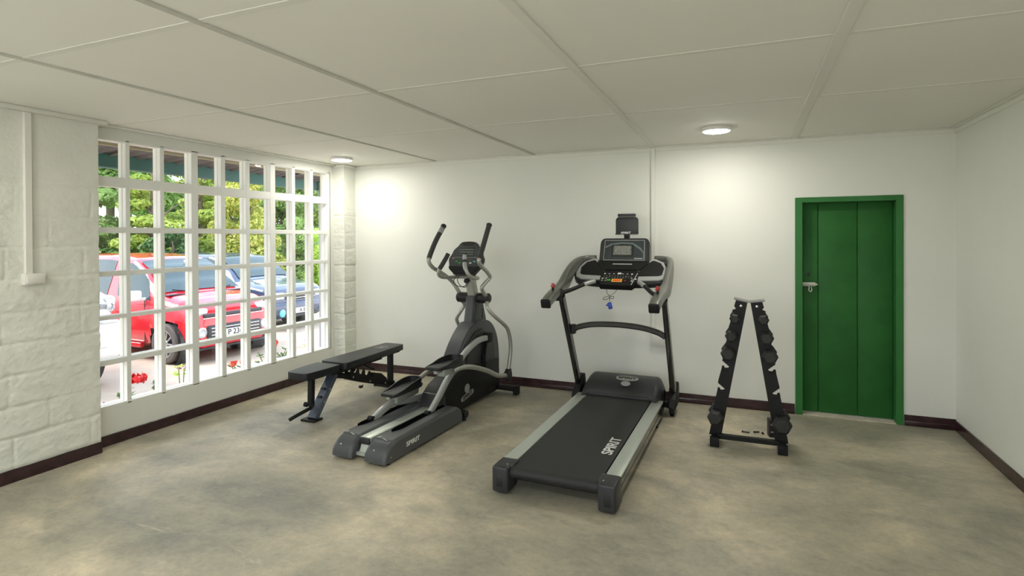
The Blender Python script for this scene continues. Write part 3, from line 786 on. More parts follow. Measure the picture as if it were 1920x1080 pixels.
cl = cover(-.238, -.056, (-.225, -.175, .22, .86))
crr = cover(.050, .238, (.088, .140, .22, .88))
for c, x in ((cl, -.16), (crr, .13)):
    MB().bar([(x - .055, .095, .152), (x - .025, .100, .154)], .022, .003, .001, 1).bar([(x + .0, .085, .1515), (x + .05, .065, .148)], .010, .003, .001, 1).build('cover_print', m_dimwhite, c)
text('cover_logo', 'SPIRIT', .046, m_white, crr, (.2385, .29, .082), (0, 1, 0), (0, 0, 1), .0006, .0012, squash=1.35)
for y, z in ((.03, .055), (.52, .040), (.93, .075)):
    MB().lathe([(0, 0), (.005, 0), (.005, .003), (0, .004)], (.2378, y, z), (1, 0, 0), 12).build('screw', m_steel, crr)
for x in (-.20, .205): MB().cyl((x, .03, 0), (x, .03, .022), .019, seg=16).build('levelling_foot', m_rubber, Eo)
# crossbar at the end of the covers
MB().box(-.20, .20, 1.03, 1.09, .04, .085, .006, 1).cyl((.17, 1.06, .058), (.245, 1.06, .058), .032, seg=20, bev=.006).cyl((-.245, 1.06, .058), (-.17, 1.06, .058), .032, seg=20, bev=.006).cyl((.215, 1.06, 0), (.215, 1.06, .03), .018).cyl((-.215, 1.06, 0), (-.215, 1.06, .03), .018).build('middle_stabilizer', m_black, Eo)
# front stabilizer
fs = MB().box(-.29, .29, 1.93, 1.99, .035, .085, .008, 2)
fs_ = fs.build('front_stabilizer', m_matteb, Eo)
for sx in (-1, 1): MB().box(*sorted((sx * .265, sx * .31)), 1.915, 2.005, .0, .09, .010, 2).build('stabilizer_cap', m_rubber, fs_)
# lower body
lb = MB().prism([(.84, .035), (.82, .09), (.845, .17), (.90, .245), (.98, .30), (1.15, .36), (1.35, .40), (1.95, .36), (1.97, .10), (1.93, .035)], 'x', -.105, .105, .022, 3)
lb_ = lb.build('lower_body', m_matteb, Eo)
MB().prism([(.815, .07), (.812, .11), (.838, .18), (.90, .255), (.945, .235), (.95, .05), (.85, .045)], 'x', -.096, .109, .018, 3).build('body_nose', m_charc, lb_)
bg = MB(); Xd, Yd, Zd = V((0, .985, .17)).normalized(), V((0, -.17, .985)).normalized(), V((1, 0, 0))
oval(bg, V((.105, 1.305, .140)), .112, .024, .004, power=4); b1 = bg.build('badge', m_dimwhite, lb_)
text('badge_word', 'SPIRIT', .042, m_ink, b1, V((.1098, 1.305, .140)), Xd, Yd, .0005, .0014, squash=1.5)
bg = MB(); oval(bg, V((.105, 1.30, .205)), .043, .040, .004, power=2); bg.build('badge', m_dimwhite, lb_)
# flywheel shroud
sh = [(1.10, .28), (1.155, .42), (1.25, .56), (1.36, .67), (1.46, .735), (1.56, .765), (1.68, .77), (1.79, .745), (1.88, .68), (1.95, .57), (1.985, .43), (1.99, .28), (1.96, .14), (1.2, .14)]
shp = [(p.y, p.z) for p in crom([(0, a, b) for a, b in sh[:13]], 4)] + [(1.2, .14)]
s1 = MB().prism(shp, 'x', -.085, .085, .016, 3)
sh_ = s1.build('flywheel_shroud', m_dkgrey, Eo)
# crescent rim on each side and the crank disc recess
cen = V((0, 1.60, .40))
for sx in (-1, 1):
    MB().cyl((sx * .083, 1.60, .40), (sx * .095, 1.60, .40), .275, seg=56, bev=.006).build('crank_disc', m_charc, sh_)
    ar = [(sx * .088, 1.60 + .292 * math.cos(R(a)), .40 + .292 * math.sin(R(a))) for a in range(78, 176, 6)]
    MB().tube(ar, .016, 10, 1, scales=[.1, 1, 1.1, 1, .1]).build('shroud_groove', m_ink, sh_)
bl_ = crom([(0, 1.135, .36), (0, 1.20, .49), (0, 1.29, .605), (0, 1.40, .70), (0, 1.50, .755)], 5)
MB().bar(bl_, .150, .024, .010, 1, upv=(0, 1, 0)).build('shroud_spine', m_dkgrey, sh_)
# mast
mc = MB(); 
mc.prism([(1.50, .70), (1.555, .92), (1.57, 1.01), (1.70, 1.01), (1.80, .72)], 'x', -.050, .050, .016, 3)
mc.prism([(1.47, .665), (1.525, .93), (1.545, 1.01), (1.59, 1.01), (1.58, .67)], 'x', -.040, .045, .010, 2)
mc_ = mc.build('mast_cover', m_dkgrey, Eo)
MB().box(.0505, .052, 1.690, 1.706, .78, .88).build('cover_vent', m_ink, mc_)
MB().bar([(0, 1.63, .95), (0, 1.57, 1.12), (0, 1.545, 1.26)], .078, .088, .012, 3, upv=(0, 1, 0)).build('mast_tube', m_champ, Eo)
for sx in (-1, 1):
    pv = MB()
    pv.lathe([(0, 0), (.046, 0), (.050, .012), (.050, .075), (.046, .08), (.048, .086), (.048, .115), (.036, .126), (0, .128)], (sx * .05, 1.615, .985), (sx, 0, 0), 26)
    pv.build('pivot_hub', m_black, Eo)
# fixed handlebar
fx = {-1: [(-.02, 1.56, 1.185), (-.10, 1.50, 1.188), (-.155, 1.42, 1.188), (-.172, 1.33, 1.195), (-.160, 1.255, 1.225), (-.140, 1.235, 1.27), (-.118, 1.250, 1.315), (-.098, 1.285, 1.375), (-.088, 1.305, 1.412)]}
fx[1] = [(-a, b, c) for a, b, c in fx[-1]]
for sx in (-1, 1):
    P = crom(fx[sx], 6)
    fb = MB().tube(P, .0165, 14, 1).build('fixed_handlebar', m_champ, Eo)
    if sx < 0:
        MB().tube(P[-18:] , .0205, 14, 1).build('handle_grip', m_grip, fb)
    else:
        MB().tube(P[-18:-10], .0195, 14, 1).build('pulse_sensor', m_silver, fb)
        MB().tube(P[-9:-2], .0195, 14, 1).build('pulse_sensor', m_silver, fb)
        MB().tube(P[-11:-8], .021, 14, 1).tube(P[-3:], .021, 14, 1).build('handle_grip', m_grip, fb)
# console
C0 = V((0, 1.40, 1.245)); Ue = V((0, .36, .933)).normalized(); Ne = V((1, 0, 0)).cross(Ue).normalized()
def ep(x, s, n=0.0): return C0 + V((x + .012, 0, 0)) + Ue * s + Ne * n
def eplate(pts, n0, n1, bev=0.0):
    mb = MB(); t = bmesh.new(); lo = [t.verts.new(ep(a, b, n0)) for a, b in pts]; hi = [t.verts.new(ep(a, b, n1)) for a, b in pts]
    t.faces.new(lo[::-1]); t.faces.new(hi); n = len(pts)
    for i in range(n): t.faces.new((lo[i], lo[(i + 1) % n], hi[(i + 1) % n], hi[i]))
    bmesh.ops.recalc_face_normals(t, faces=t.faces)
    if bev: bmesh.ops.bevel(t, geom=list(t.edges), offset=bev, segments=2, affect='EDGES')
    return mb._merge(t)
eo = [(-.10, -.03), (-.165, .05), (-.188, .13), (-.165, .165), (-.145, .225), (-.115, .245), (-.085, .292), (-.03, .302), (.03, .302), (.085, .292), (.115, .245), (.145, .225), (.165, .165), (.188, .13), (.165, .05), (.10, -.03)]
ec_ = eplate(eo, -.055, .0, .010).build('console', m_dkgrey, Eo)
eplate([(-.15, .02), (-.165, .05), (.165, .05), (.15, .02), (.09, -.025), (-.09, -.025)], .0, .012, .004).build('console_lip', m_matteb, ec_)
eplate([(-.050, .255), (-.070, .290), (.070, .290), (.050, .255)], .0, .004, .001).build('console_recess', m_ink, ec_)
eplate([(-.085, .150), (-.080, .238), (.080, .238), (.085, .150)], .0, .003).build('console_display', m_screen, ec_)
for k in range(3): eplate([(-.078, .165 + .024 * k), (-.078, .169 + .024 * k), (.078, .169 + .024 * k), (.078, .165 + .024 * k)], .003, .0038).build('display_line', m_dimwhite, ec_)
for x, s_, m_ in ((-.09, .10, m_grn), (-.055, .085, m_grn), (.06, .085, m_white), (.10, .10, m_cyan), (-.13, .13, m_dimwhite), (.13, .13, m_dimwhite), (0, .10, m_dimwhite)):
    eplate([(x - .012, s_ - .006), (x + .012, s_ - .006), (x + .012, s_ + .006), (x - .012, s_ + .006)], .0, .004, .001).build('key', m_, ec_)
eplate([(-.12, .138), (-.12, .142), (.12, .142), (.12, .138)], .0, .002).build('console_trim', m_dimwhite, ec_)
wl = MB().tube([(-.05, 1.42, 1.22), (-.085, 1.40, 1.17), (-.09, 1.41, 1.13), (-.05, 1.43, 1.105), (0, 1.45, 1.11), (.015, 1.47, 1.15), (-.02, 1.48, 1.18)], .0035, 8, 6)
wl.tube([(-.03, 1.43, 1.215), (-.055, 1.41, 1.17), (-.03, 1.42, 1.115), (.01, 1.44, 1.10), (.03, 1.46, 1.14), (0, 1.49, 1.19)], .0035, 8, 6)
wl.build('sensor_cable', m_ink, Eo)
MB().lathe([(0, 0), (.022, 0), (.022, .03), (0, .032)], (.0, 1.50, 1.155), (0, -1, 0), 16).build('clamp', m_matteb, Eo)
# moving handles: upper part with grip, lower part
HU = {1: [(.145, 1.61, 1.0), (.155, 1.52, 1.055), (.168, 1.475, 1.10), (.185, 1.53, 1.15), (.20, 1.572, 1.188), (.212, 1.50, 1.238), (.222, 1.39, 1.29), (.236, 1.30, 1.335), (.243, 1.30, 1.385), (.245, 1.37, 1.50), (.245, 1.475, 1.670)],
      -1: [(-.145, 1.63, 1.0), (-.17, 1.585, 1.075), (-.20, 1.555, 1.135), (-.208, 1.48, 1.185), (-.216, 1.38, 1.235), (-.232, 1.27, 1.285), (-.243, 1.225, 1.335), (-.245, 1.235, 1.385), (-.245, 1.34, 1.53), (-.245, 1.475, 1.668)]}
HL = {1: [(.150, 1.61, .965), (.185, 1.545, .91), (.235, 1.585, .83), (.268, 1.70, .745), (.280, 1.785, .675), (.282, 1.835, .56), (.281, 1.845, .46), (.278, 1.825, .35), (.275, 1.79, .235)],
      -1: [(-.150, 1.61, .965), (-.175, 1.74, .90), (-.22, 1.73, .82), (-.268, 1.745, .75), (-.278, 1.80, .68), (-.28, 1.835, .58), (-.28, 1.83, .42), (-.278, 1.79, .30), (-.275, 1.75, .235)]}
for sx in (1, -1):
    P = crom(HU[sx], 6)
    a_ = MB().tube(P, .0185, 14, 1).build('swing_handle', m_champ, Eo)
    k = len(P)
    g_ = MB().tube(P[-14:], .0235, 14, 1)
    e = P[-1]; d = (P[-1] - P[-3]).normalized()
    g_.lathe([(0, -.002), (.026, -.002), (.027, .008), (.022, .016), (0, .018)], e, d, 18)
    g_.build('handle_grip', m_grip, a_)
    if sx < 0: MB().tube(P[-4:-1], .025, 14, 1).build('grip_label', m_dimwhite, a_)
    MB().tube(HL[sx], .0185, 14, 6).build('swing_arm', m_champ, Eo)
    j = V(HL[sx][-1])
    MB().cyl(j + V((-.028, 0, 0)), j + V((.030, 0, 0)), .036, seg=22, bev=.006).prism([(j.y - .02, j.z - .06), (j.y - .045, j.z - .03), (j.y - .01, j.z + .055), (j.y + .03, j.z + .06), (j.y + .05, j.z), (j.y + .04, j.z - .06)], 'x', j.x - .024, j.x + .028, .010, 2).build('arm_joint', m_black, Eo)
# pedal arms, cranks, links, pedals
PA = {1: [(.118, .665, .145), (.120, .74, .20), (.124, .83, .275), (.128, .93, .365), (.130, 1.05, .440), (.130, 1.23, .540), (.130, 1.40, .597), (.130, 1.52, .612), (.130, 1.63, .605)],
      -1: [(-.195, .36, .150), (-.190, .47, .195), (-.180, .60, .225), (-.170, .76, .205), (-.160, .92, .190), (-.150, 1.08, .188), (-.142, 1.25, .205), (-.138, 1.42, .24), (-.135, 1.55, .27)]}
for sx in (1, -1):
    pa = MB().bar(PA[sx], .040, .058 if sx < 0 else .052, .012, 6).build('pedal_arm', m_silver, Eo)
    e = V(PA[sx][-1])
    MB().box(e.x - .026, e.x + .028, e.y - .01, e.y + .085, e.z - .045, e.z + .04, .008, 2).build('crank_block', m_matteb, pa)
    b0 = V(PA[sx][0])
    MB().cyl(b0 + V((-.02, -.01, .012)), b0 + V((.02, -.01, .012)), .028, seg=18).build('guide_roller', m_rubber, pa)
    # crank arm
    MB().bar([(sx * .105, 1.60, .40), (sx * .105, e.y + .035, e.z)], .012, .05, .003, 1, upv=(1, 0, 0)).build('crank_arm', m_matteb, Eo)
MB().box(.098, .112, 1.60, 1.64, .30, .46, .02, 2).build('crank_handle', m_ink, Eo)
def pedal(cx, cy, cz, tilt, yaw):
    mt = Matrix.Translation((cx, cy, cz)) @ Matrix.Rotation(yaw, 4, 'Z') @ Matrix.Rotation(tilt, 4, 'X')
    out = [(-.075, -.20), (-.060, -.215), (.055, -.215), (.072, -.20), (.080, -.05), (.080, .14), (.060, .19), (.02, .205), (-.02, .205), (-.06, .19), (-.080, .14), (-.080, -.05)]
    mb = MB(); mb.prism(out, 'z', -.020, .004, .005, 2, mtx=mt)
    # raised rim along both sides and the front, low at the heel
    rim = [(-.070, -.19, .006), (-.076, -.10, .018), (-.078, .0, .040), (-.076, .10, .052), (-.062, .168, .055), (-.02, .192, .055), (.02, .192, .055), (.062, .168, .055), (.076, .10, .052), (.078, 0, .040), (.076, -.10, .018), (.070, -.19, .006)]
    P = crom(rim, 5); t = bmesh.new(); cin = V((0, .0, 0)); rows = []
    for p in P:
        o_ = V((p.x, p.y, -.018)); q = V((p.x, p.y, p.z)); d = (V((0, p.y * .7, 0)) - V((p.x, p.y, 0))).normalized() * .008
        rows.append([t.verts.new(mt @ o_), t.verts.new(mt @ q), t.verts.new(mt @ (q + d)), t.verts.new(mt @ (V((p.x, p.y, .002)) + d))])
    for A, B in zip(rows[:-1], rows[1:]):
        for j in range(3): t.faces.new((A[j], B[j], B[j + 1], A[j + 1]))
    bmesh.ops.recalc_face_normals(t, faces=t.faces); mb._merge(t, False)
    p_ = mb.build('pedal', m_black, Eo)
    tr = MB()
    for k in range(9): tr.box(-.058, .058, -.185 + .038 * k, -.165 + .038 * k, .003, .0075, .002, 1, mtx=mt)
    tr.prism([(-.06, -.20), (.055, -.20), (.068, -.05), (.068, .13), (.04, .18), (-.04, .18), (-.068, .13), (-.068, -.05)], 'z', .0035, .005, mtx=mt)
    tr.build('pedal_tread', m_dkgrey, p_)
    return p_
pedal(.150, .885, .510, R(-3), 0); pedal(-.165, .725, .318, R(1), 0)
bk = MB().box(.118, .182, .80, 1.02, .425, .488, .008, 2).box(.13, .17, .72, .80, .462, .490, .004, 1); k_ = bk.build('pedal_bracket', m_silver, Eo)
MB().box(.180, .184, .965, .985, .44, .47, .001, 1).build('bracket_slot', m_ink, k_)
bk = MB().prism([(.60, .30), (.60, .22), (.90, .235), (.92, .30)], 'x', -.198, -.138, .006, 2); bk.box(-.185, -.15, .52, .62, .272, .30, .004, 1); k_ = bk.build('pedal_bracket', m_champ, Eo)
MB().tube([(.195, .93, .455), (.215, 1.00, .462), (.24, 1.15, .440), (.262, 1.38, .362), (.270, 1.58, .275), (.272, 1.76, .235)], .0215, 14, 6).build('link_arm', m_champ, Eo)
MB().tube([(-.195, .86, .285), (-.215, 1.00, .315), (-.24, 1.2, .345), (-.262, 1.42, .33), (-.27, 1.6, .27), (-.272, 1.74, .235)], .0215, 14, 6).build('link_arm', m_champ, Eo)

# ================================================================== BENCH
Bn = root_at('weight_bench', -3.41, 3.77, 0.5, 'black padded adjustable weight bench standing under the window', 'weight bench')
def rpoly(pts, r, k=5):
    out = []; n = len(pts)
    for i in range(n):
        p = V((*pts[i], 0)); a = V((*pts[i - 1], 0)) - p; b = V((*pts[(i + 1) % n], 0)) - p; rr = r[i] if isinstance(r, (list, tuple)) else r
        A = p + a.normalized() * rr; B = p + b.normalized() * rr
        for j in range(k + 1):
            t_ = j / k; q = A * (1 - t_) ** 2 + p * 2 * t_ * (1 - t_) + B * t_ * t_; out.append((q.x, q.y))
    return out
st = MB().prism(rpoly([(-.105, -.19), (.105, -.19), (.130, .06), (.130, .205), (-.130, .205), (-.130, .06)], [.045, .045, .05, .02, .02, .05]), 'z', .392, .448, .014, 4)
st_ = st.build('seat_pad', m_pad, Bn)
bp2 = MB().prism(rpoly([(-.145, .255), (.145, .255), (.145, .55), (.118, 1.215), (-.118, 1.215), (-.145, .55)], [.045, .045, .1, .04, .04, .1]), 'z', .392, .450, .014, 4)
bk_ = bp2.build('back_pad', m_pad, Bn)
Xd, Yd, Zd = V((1, 0, 0)), V((0, 1, 0)), V((0, 0, 1))
lg = MB().tube([(.062 * math.cos(a), .98 + .062 * math.sin(a), .4503) for a in [2 * math.pi * k / 28 for k in range(28)]], .0035, 6, 1, closed=True)
lg.tube([(.046 * math.cos(a), .98 + .046 * math.sin(a), .4503) for a in [2 * math.pi * k / 28 for k in range(28)]], .0018, 6, 1, closed=True)
lg.prism([(.0, 1.008), (.010, .988), (.032, .986), (.014, .974), (.022, .952), (0, .965), (-.022, .952), (-.014, .974), (-.032, .986), (-.010, .988)], 'z', .449, .4515)
lg.build('pad_logo', m_dimwhite, bk_)
MB().box(-.09, .09, -.14, .15, .376, .394, .004, 1).build('seat_board', m_matteb, Bn)
MB().box(-.03, .03, -.02, .17, .352, .38, .004, 1).build('seat_bracket', m_matteb, Bn)
MB().box(-.1, .1, .30, 1.16, .376, .394, .004, 1).build('back_board', m_matteb, Bn)
MB().bar([(-.05, .20, .36), (-.05, .9, .365)], .03, .03, .004, 1).bar([(.05, .20, .36), (.05, .9, .365)], .03, .03, .004, 1).build('back_frame', m_matteb, Bn)
# front leg, foot plate, bolts
fl = MB().bar([(-.0, .0, .015), (0, .275, .365)], .088, .050, .006, 1, upv=(0, 1, 0)).build('front_leg', m_legg, Bn)
for s_ in (.35, .62): 
    c = V((0, .0, .015)).lerp(V((0, .275, .365)), s_)
    MB().lathe([(0, 0), (.008, 0), (.008, .005), (0, .007)], c + V((.044, 0, 0)), (1, 0, 0), 12).build('bolt', m_steel, fl)
for k in range(2):
    c = V((0, .0, .015)).lerp(V((0, .275, .365)), .42 + .17 * k) + V((0, -.02, .018))
    MB().box(-.02, .02, c.y - .018, c.y + .004, c.z - .008, c.z + .008, .003, 1).build('height_notch', m_ink, fl)
MB().box(-.085, .065, -.055, .055, .0, .018, .004, 1).build('foot_plate', m_matteb, Bn)
# seat post with knob and grab handle
sp_ = MB().bar([(0, -.01, .375), (0, -.018, .135)], .045, .045, .006, 1, upv=(0, 1, 0)).build('seat_post', m_matteb, Bn)
MB().cyl((-.055, -.04, .145), (-.02, -.03, .14), .020, seg=16, bev=.004).cyl((-.02, -.03, .14), (.03, -.02, .13), .012).build('locking_knob', m_matteb, sp_)
MB().tube([(.01, -.02, .118), (-.03, -.13, .085), (-.05, -.21, .062)], .0155, 14, 4).build('carry_handle', m_matteb, Bn)
# beam, ladder plates, strut, rear post and foot
MB().bar([(0, .24, .335), (0, .42, .285), (0, .72, .175), (0, 1.10, .062), (0, 1.17, .045)], .05, .05, .006, 5).build('main_beam', m_matteb, Bn)
def ladder(x0, x1):
    top = [(.46, .345), (.475, .355), (.49, .34), (.50, .302), (.53, .295), (.555, .325), (.575, .325), (.585, .275), (.615, .262), (.64, .300), (.66, .30), (.67, .245), (.70, .232), (.73, .268), (.75, .262), (.76, .21), (.79, .20), (.815, .232), (.93, .20), (1.02, .13), (1.02, .07), (.70, .155), (.45, .245)]
    return MB().prism(top, 'x', x0, x1)
for x in (-.036, .030):
    l_ = ladder(x, x + .006).build('ladder_plate', m_matteb, Bn)
    if x > 0:
        for y, z in ((.49, .262), (.74, .165), (.99, .088)): MB().lathe([(0, 0), (.009, 0), (.009, .005), (0, .007)], (x + .006, y, z), (1, 0, 0), 12).build('bolt', m_steel, l_)
MB().bar([(.0, .60, .37), (.0, .78, .285), (0, .83, .262)], .05, .022, .004, 1).build('back_strut', m_matteb, Bn)
MB().bar([(.0, .58, .37), (.0, .54, .31), (0, .50, .29)], .03, .018, .004, 1).build('support_hook', m_matteb, Bn)
rp = MB().bar([(.0, 1.13, .04), (.0, 1.13, .385)], .05, .05, .006, 1, upv=(0, 1, 0)).build('rear_post', m_matteb, Bn)
MB().bar([(-.19, 1.15, .027), (.19, 1.15, .027)], .05, .05, .006, 1).box(-.21, -.17, 1.12, 1.18, 0, .056, .006, 1).box(.17, .21, 1.12, 1.18, 0, .056, .006, 1).build('rear_foot', m_matteb, Bn)
MB().cyl((-.01, .66, .118), (-.01, .66, .135), .02).tube([(.03, .60, .135), (0, .66, .12), (-.03, .72, .125)], .006, 8, 3).build('pin', m_matteb, Bn)

# ================================================================== DUMBBELL RACK
RY = 4.53
Rk = empty('dumbbell_rack', (.02, RY, 0)); tag(Rk, 'black A-frame dumbbell rack standing near the back wall beside the green door', 'dumbbell rack')
# six cradles per side: heights along each leg
CZ = [.945, .815, .683, .568, .398, .20]
def legx(sx, z):    # inner edge and outer edge of a leg in rack space
    k = (z - .06) / 1.02
    xc = (-.218 + .186 * k) if sx < 0 else (.236 - .166 * k)
    return xc
def leg_poly(sx):
    ins, outs = [], []
    hw = .043
    z0, z1 = .055, 1.075
    ins = [(legx(sx, z0) - sx * hw, z0), (legx(sx, z1) - sx * hw, z1)]
    o = [(legx(sx, z1) + sx * (hw - .004), z1), (legx(sx, 1.035) + sx * hw, 1.035), (legx(sx, 1.01) + sx * (hw - .02), 1.012)]
    for z in CZ[:5]:
        x = legx(sx, z)
        o += [(x + sx * hw, z + .055), (x + sx * (hw - .055), z + .008), (x + sx * (hw - .040), z - .010), (x + sx * (hw - .018), z - .012), (x + sx * (hw - .010), z + .004), (x + sx * (hw + .004), z + .004), (x + sx * (hw + .004), z - .010)]
    z = CZ[5]; x = legx(sx, z)
    o += [(x + sx * hw, z + .05), (x + sx * (hw - .045), z + .01), (x + sx * (hw - .03), z - .012), (x + sx * hw, z - .004), (legx(sx, z0) + sx * hw, z0)]
    return o + ins
for sx in (-1, 1):
    P = leg_poly(sx)
    lg = MB(); lg.prism(P, 'y', -.034, -.029); lg.prism(P, 'y', .029, .034)
    # web joining both flanges along the inner edge
    a, b = legx(sx, .055), legx(sx, 1.075)
    lg.prism([(a - sx * .043, .055), (a - sx * .038, .055), (b - sx * .038, 1.075), (b - sx * .043, 1.075)], 'y', -.032, .032)
    L_ = lg.build('leg', m_matteb, Rk)
    MB().lathe([(0, 0), (.009, 0), (.009, .004), (0, .006)], (legx(sx, 1.04) - sx * .004, -.0338, 1.04), (0, -1, 0), 14).build('bolt', m_steel, L_)
    for z in CZ:
        x = legx(sx, z)
        MB().bar([(x + sx * .045, 0, z - .004), (x + sx * .028, 0, z - .018), (x + sx * .0, 0, z - .018)], .074, .006, .002, 1, upv=(0, 0, 1)).build('cradle_liner', m_rubber, L_)
    fx_ = legx(sx, .05)
    ft = MB().bar([(fx_, -.13, .035), (fx_, .13, .035)], .052, .062, .006, 1)
    ft.box(fx_ - .032, fx_ + .032, -.142, -.10, 0, .070, .006, 2); ft.box(fx_ - .032, fx_ + .032, .10, .142, 0, .070, .006, 2)
    f_ = ft.build('foot_rail', m_rubber, Rk)
    MB().lathe([(0, 0), (.008, 0), (.008, .005), (0, .006)], (fx_ - sx * .027, -.055, .05), (-sx, -.6, 0), 12).build('bolt', m_steel, f_)
tp = MB()
tp.prism([(-.085, 1.088), (-.083, 1.098), (.020, 1.075), (.020, 1.066)], 'y', -.058, .058)
tp.prism([(.125, 1.080), (.124, 1.090), (.022, 1.075), (.022, 1.066)], 'y', -.058, .058)
tp.build('top_plate', m_topp, Rk)
MB().bar([(-.20, -.045, .056), (.22, -.045, .056)], .045, .034, .004, 1).build('crossbar', m_matteb, Rk)

def dumbbell(name='dumbbell'):
    return empty(name)
def make_db(sx, z, r, label):
    """r: across-corner radius of the hex heads"""
    x = .02 + legx(sx, z) + sx * .022
    d = empty('dumbbell', (x, RY, z + .004)); tag(d, label, 'dumbbell', 'hex dumbbells on the rack')
    MB().lathe([(.0105, -.066), (.0125, -.03), (.0135, 0), (.0125, .03), (.0105, .066)], (0, 0, 0), (0, 1, 0), 16, smooth=True).build('handle', m_steel, d)
    hl = r * .80 + .012
    for sy in (-1, 1):
        t = bmesh.new(); rings = []
        for rr, h in ((r * .55, .062), (r, .070), (r, .070 + hl * .72), (r * .72, .070 + hl)):
            rings.append([t.verts.new((rr * math.cos(R(60 * k + 4 * sx)), sy * h, rr * math.sin(R(60 * k + 4 * sx)))) for k in range(6)])
        for A, B in zip(rings[:-1], rings[1:]):
            for j in range(6): t.faces.new((A[j], A[(j + 1) % 6], B[(j + 1) % 6], B[j]))
        t.faces.new(rings[0]); t.faces.new(rings[-1])
        bmesh.ops.recalc_face_normals(t, faces=t.faces)
        bmesh.ops.bevel(t, geom=list(t.edges), offset=.002, segments=1, affect='EDGES')
        m = MB(); m._merge(t); m.build('head', m_hex, d)
    return d
nm = ['topmost', 'second from top', 'third from top']
for sx, side in ((-1, 'left'), (1, 'right')):
    for i, r in enumerate((.038, .045, .052) if sx < 0 else (.040, .050, .056)):
        make_db(sx, CZ[i], r, f'small black hex dumbbell, {nm[i]} on the {side} leg of the rack')
    make_db(sx, CZ[5], .058 if sx < 0 else .066, f'large black hex dumbbell lowest on the {side} leg of the rack')
# small black carton and loose bolts on the floor behind the crossbar
bx = MB().box(-.035, .035, -.035, .035, 0, .135, .002, 1)
b_ = bx.build('carton', m_ink, None, (.212, 4.80, 0)); tag(b_, 'small black carton with white print standing on floor behind rack', 'box'); b_.rotation_euler = (0, 0, R(12))
for z in (.042, .098): MB().box(-.026, .024, -.0362, -.0345, z - .005, z + .005).build('carton_print', m_dimwhite, b_)
for x, y, a, l, lab in ((.019, 4.800, -6, .050, 'longer black bolt lying flat on floor behind rack crossbar'), (.098, 4.830, 22, .036, 'tilted black bolt lying on floor in the middle behind rack crossbar'), (.142, 4.812, -60, .014, 'stubby black bolt lying on floor nearest the black carton')):
    mt = Matrix.Translation((0, 0, .008)) @ Matrix.Rotation(R(a), 4, 'Z')
    m = MB(); m.cyl(mt @ V((-l / 2, 0, 0)), mt @ V((l / 2, 0, 0)), .0055, seg=10).cyl(mt @ V((-l / 2 - .008, 0, 0)), mt @ V((-l / 2, 0, 0)), .008, seg=6)
    tag(m.build('bolt', m_screw, None, (x, y, 0)), lab, 'bolt', 'loose bolts behind the rack')

# ================================================================== OUTSIDE
GZ = -.45
struct(MB().box(-60, XL - .14, -40, 60, GZ - .2, GZ), 'ground_1', m_yard)
lm = MB()
def lawnf(u, v):
    x = -15.5 - 30 * u; y = -10 + 55 * v
    return V((x, y, GZ + .02 + min(2.6, (-(x + 15.5)) * .16) + .15 * noise.noise(V((x * .3, y * .3, 0)))))
lm.quadgrid(lawnf, 30, 50)
struct(lm, 'ground_2', m_lawn)
struct(MB().box(XL - .14, XL - .13, YN, YB + .3, GZ, 0), 'wall_plinth', m_wall)
# eaves: corrugated sheet, purlin, green gutter, post
rf = MB(); t = bmesh.new(); rows = []
Yr = [-2 + .019 * k for k in range(int(16 / .019))]
for y in Yr:
    dz = .016 * math.sin(y / .076 * 2 * math.pi * .5)
    rows.append([t.verts.new((XL - .13, y, 2.66 + dz)), t.verts.new((-6.30, y, 2.46 + dz))])
for A, B in zip(rows[:-1], rows[1:]): t.faces.new((A[0], A[1], B[1], B[0]))
bmesh.ops.solidify(t, geom=list(t.faces), thickness=.004)
rf._merge(t, True)
ob = rf.build('roof_sheet', m_roof); ob['kind'] = 'structure'
struct(MB().box(-5.60, -5.575, -2, 14, 2.452, 2.478).box(-5.66, -5.62, -2, 14, 2.462, 2.472), 'trim_20', m_cream)
struct(MB().box(-5.10, -5.04, -2, 14, 2.50, 2.57), 'trim_21', m_roof)
gt = MB(); gt.sweep([(-6.33, -2, 2.40), (-6.33, 14, 2.40)], [(.075 * math.cos(R(a)), .075 * math.sin(R(a))) for a in range(180, 361, 15)] + [(.068 * math.cos(R(a)), .068 * math.sin(R(a))) for a in range(360, 179, -15)])
gt.box(-6.27, -6.25, -2, 14, 2.33, 2.47)
tag(gt.build('roof_gutter', m_gutter), 'green roof gutter along the eaves seen through the top row of panes', 'gutter')
ps = MB().box(-6.24, -6.16, 7.06, 7.14, GZ, 2.46, .004, 1)
tag(ps.build('porch_post', mat('grey post paint', (0.20, 0.22, 0.24), .5)), 'thin grey porch post seen through the last column of panes', 'post')

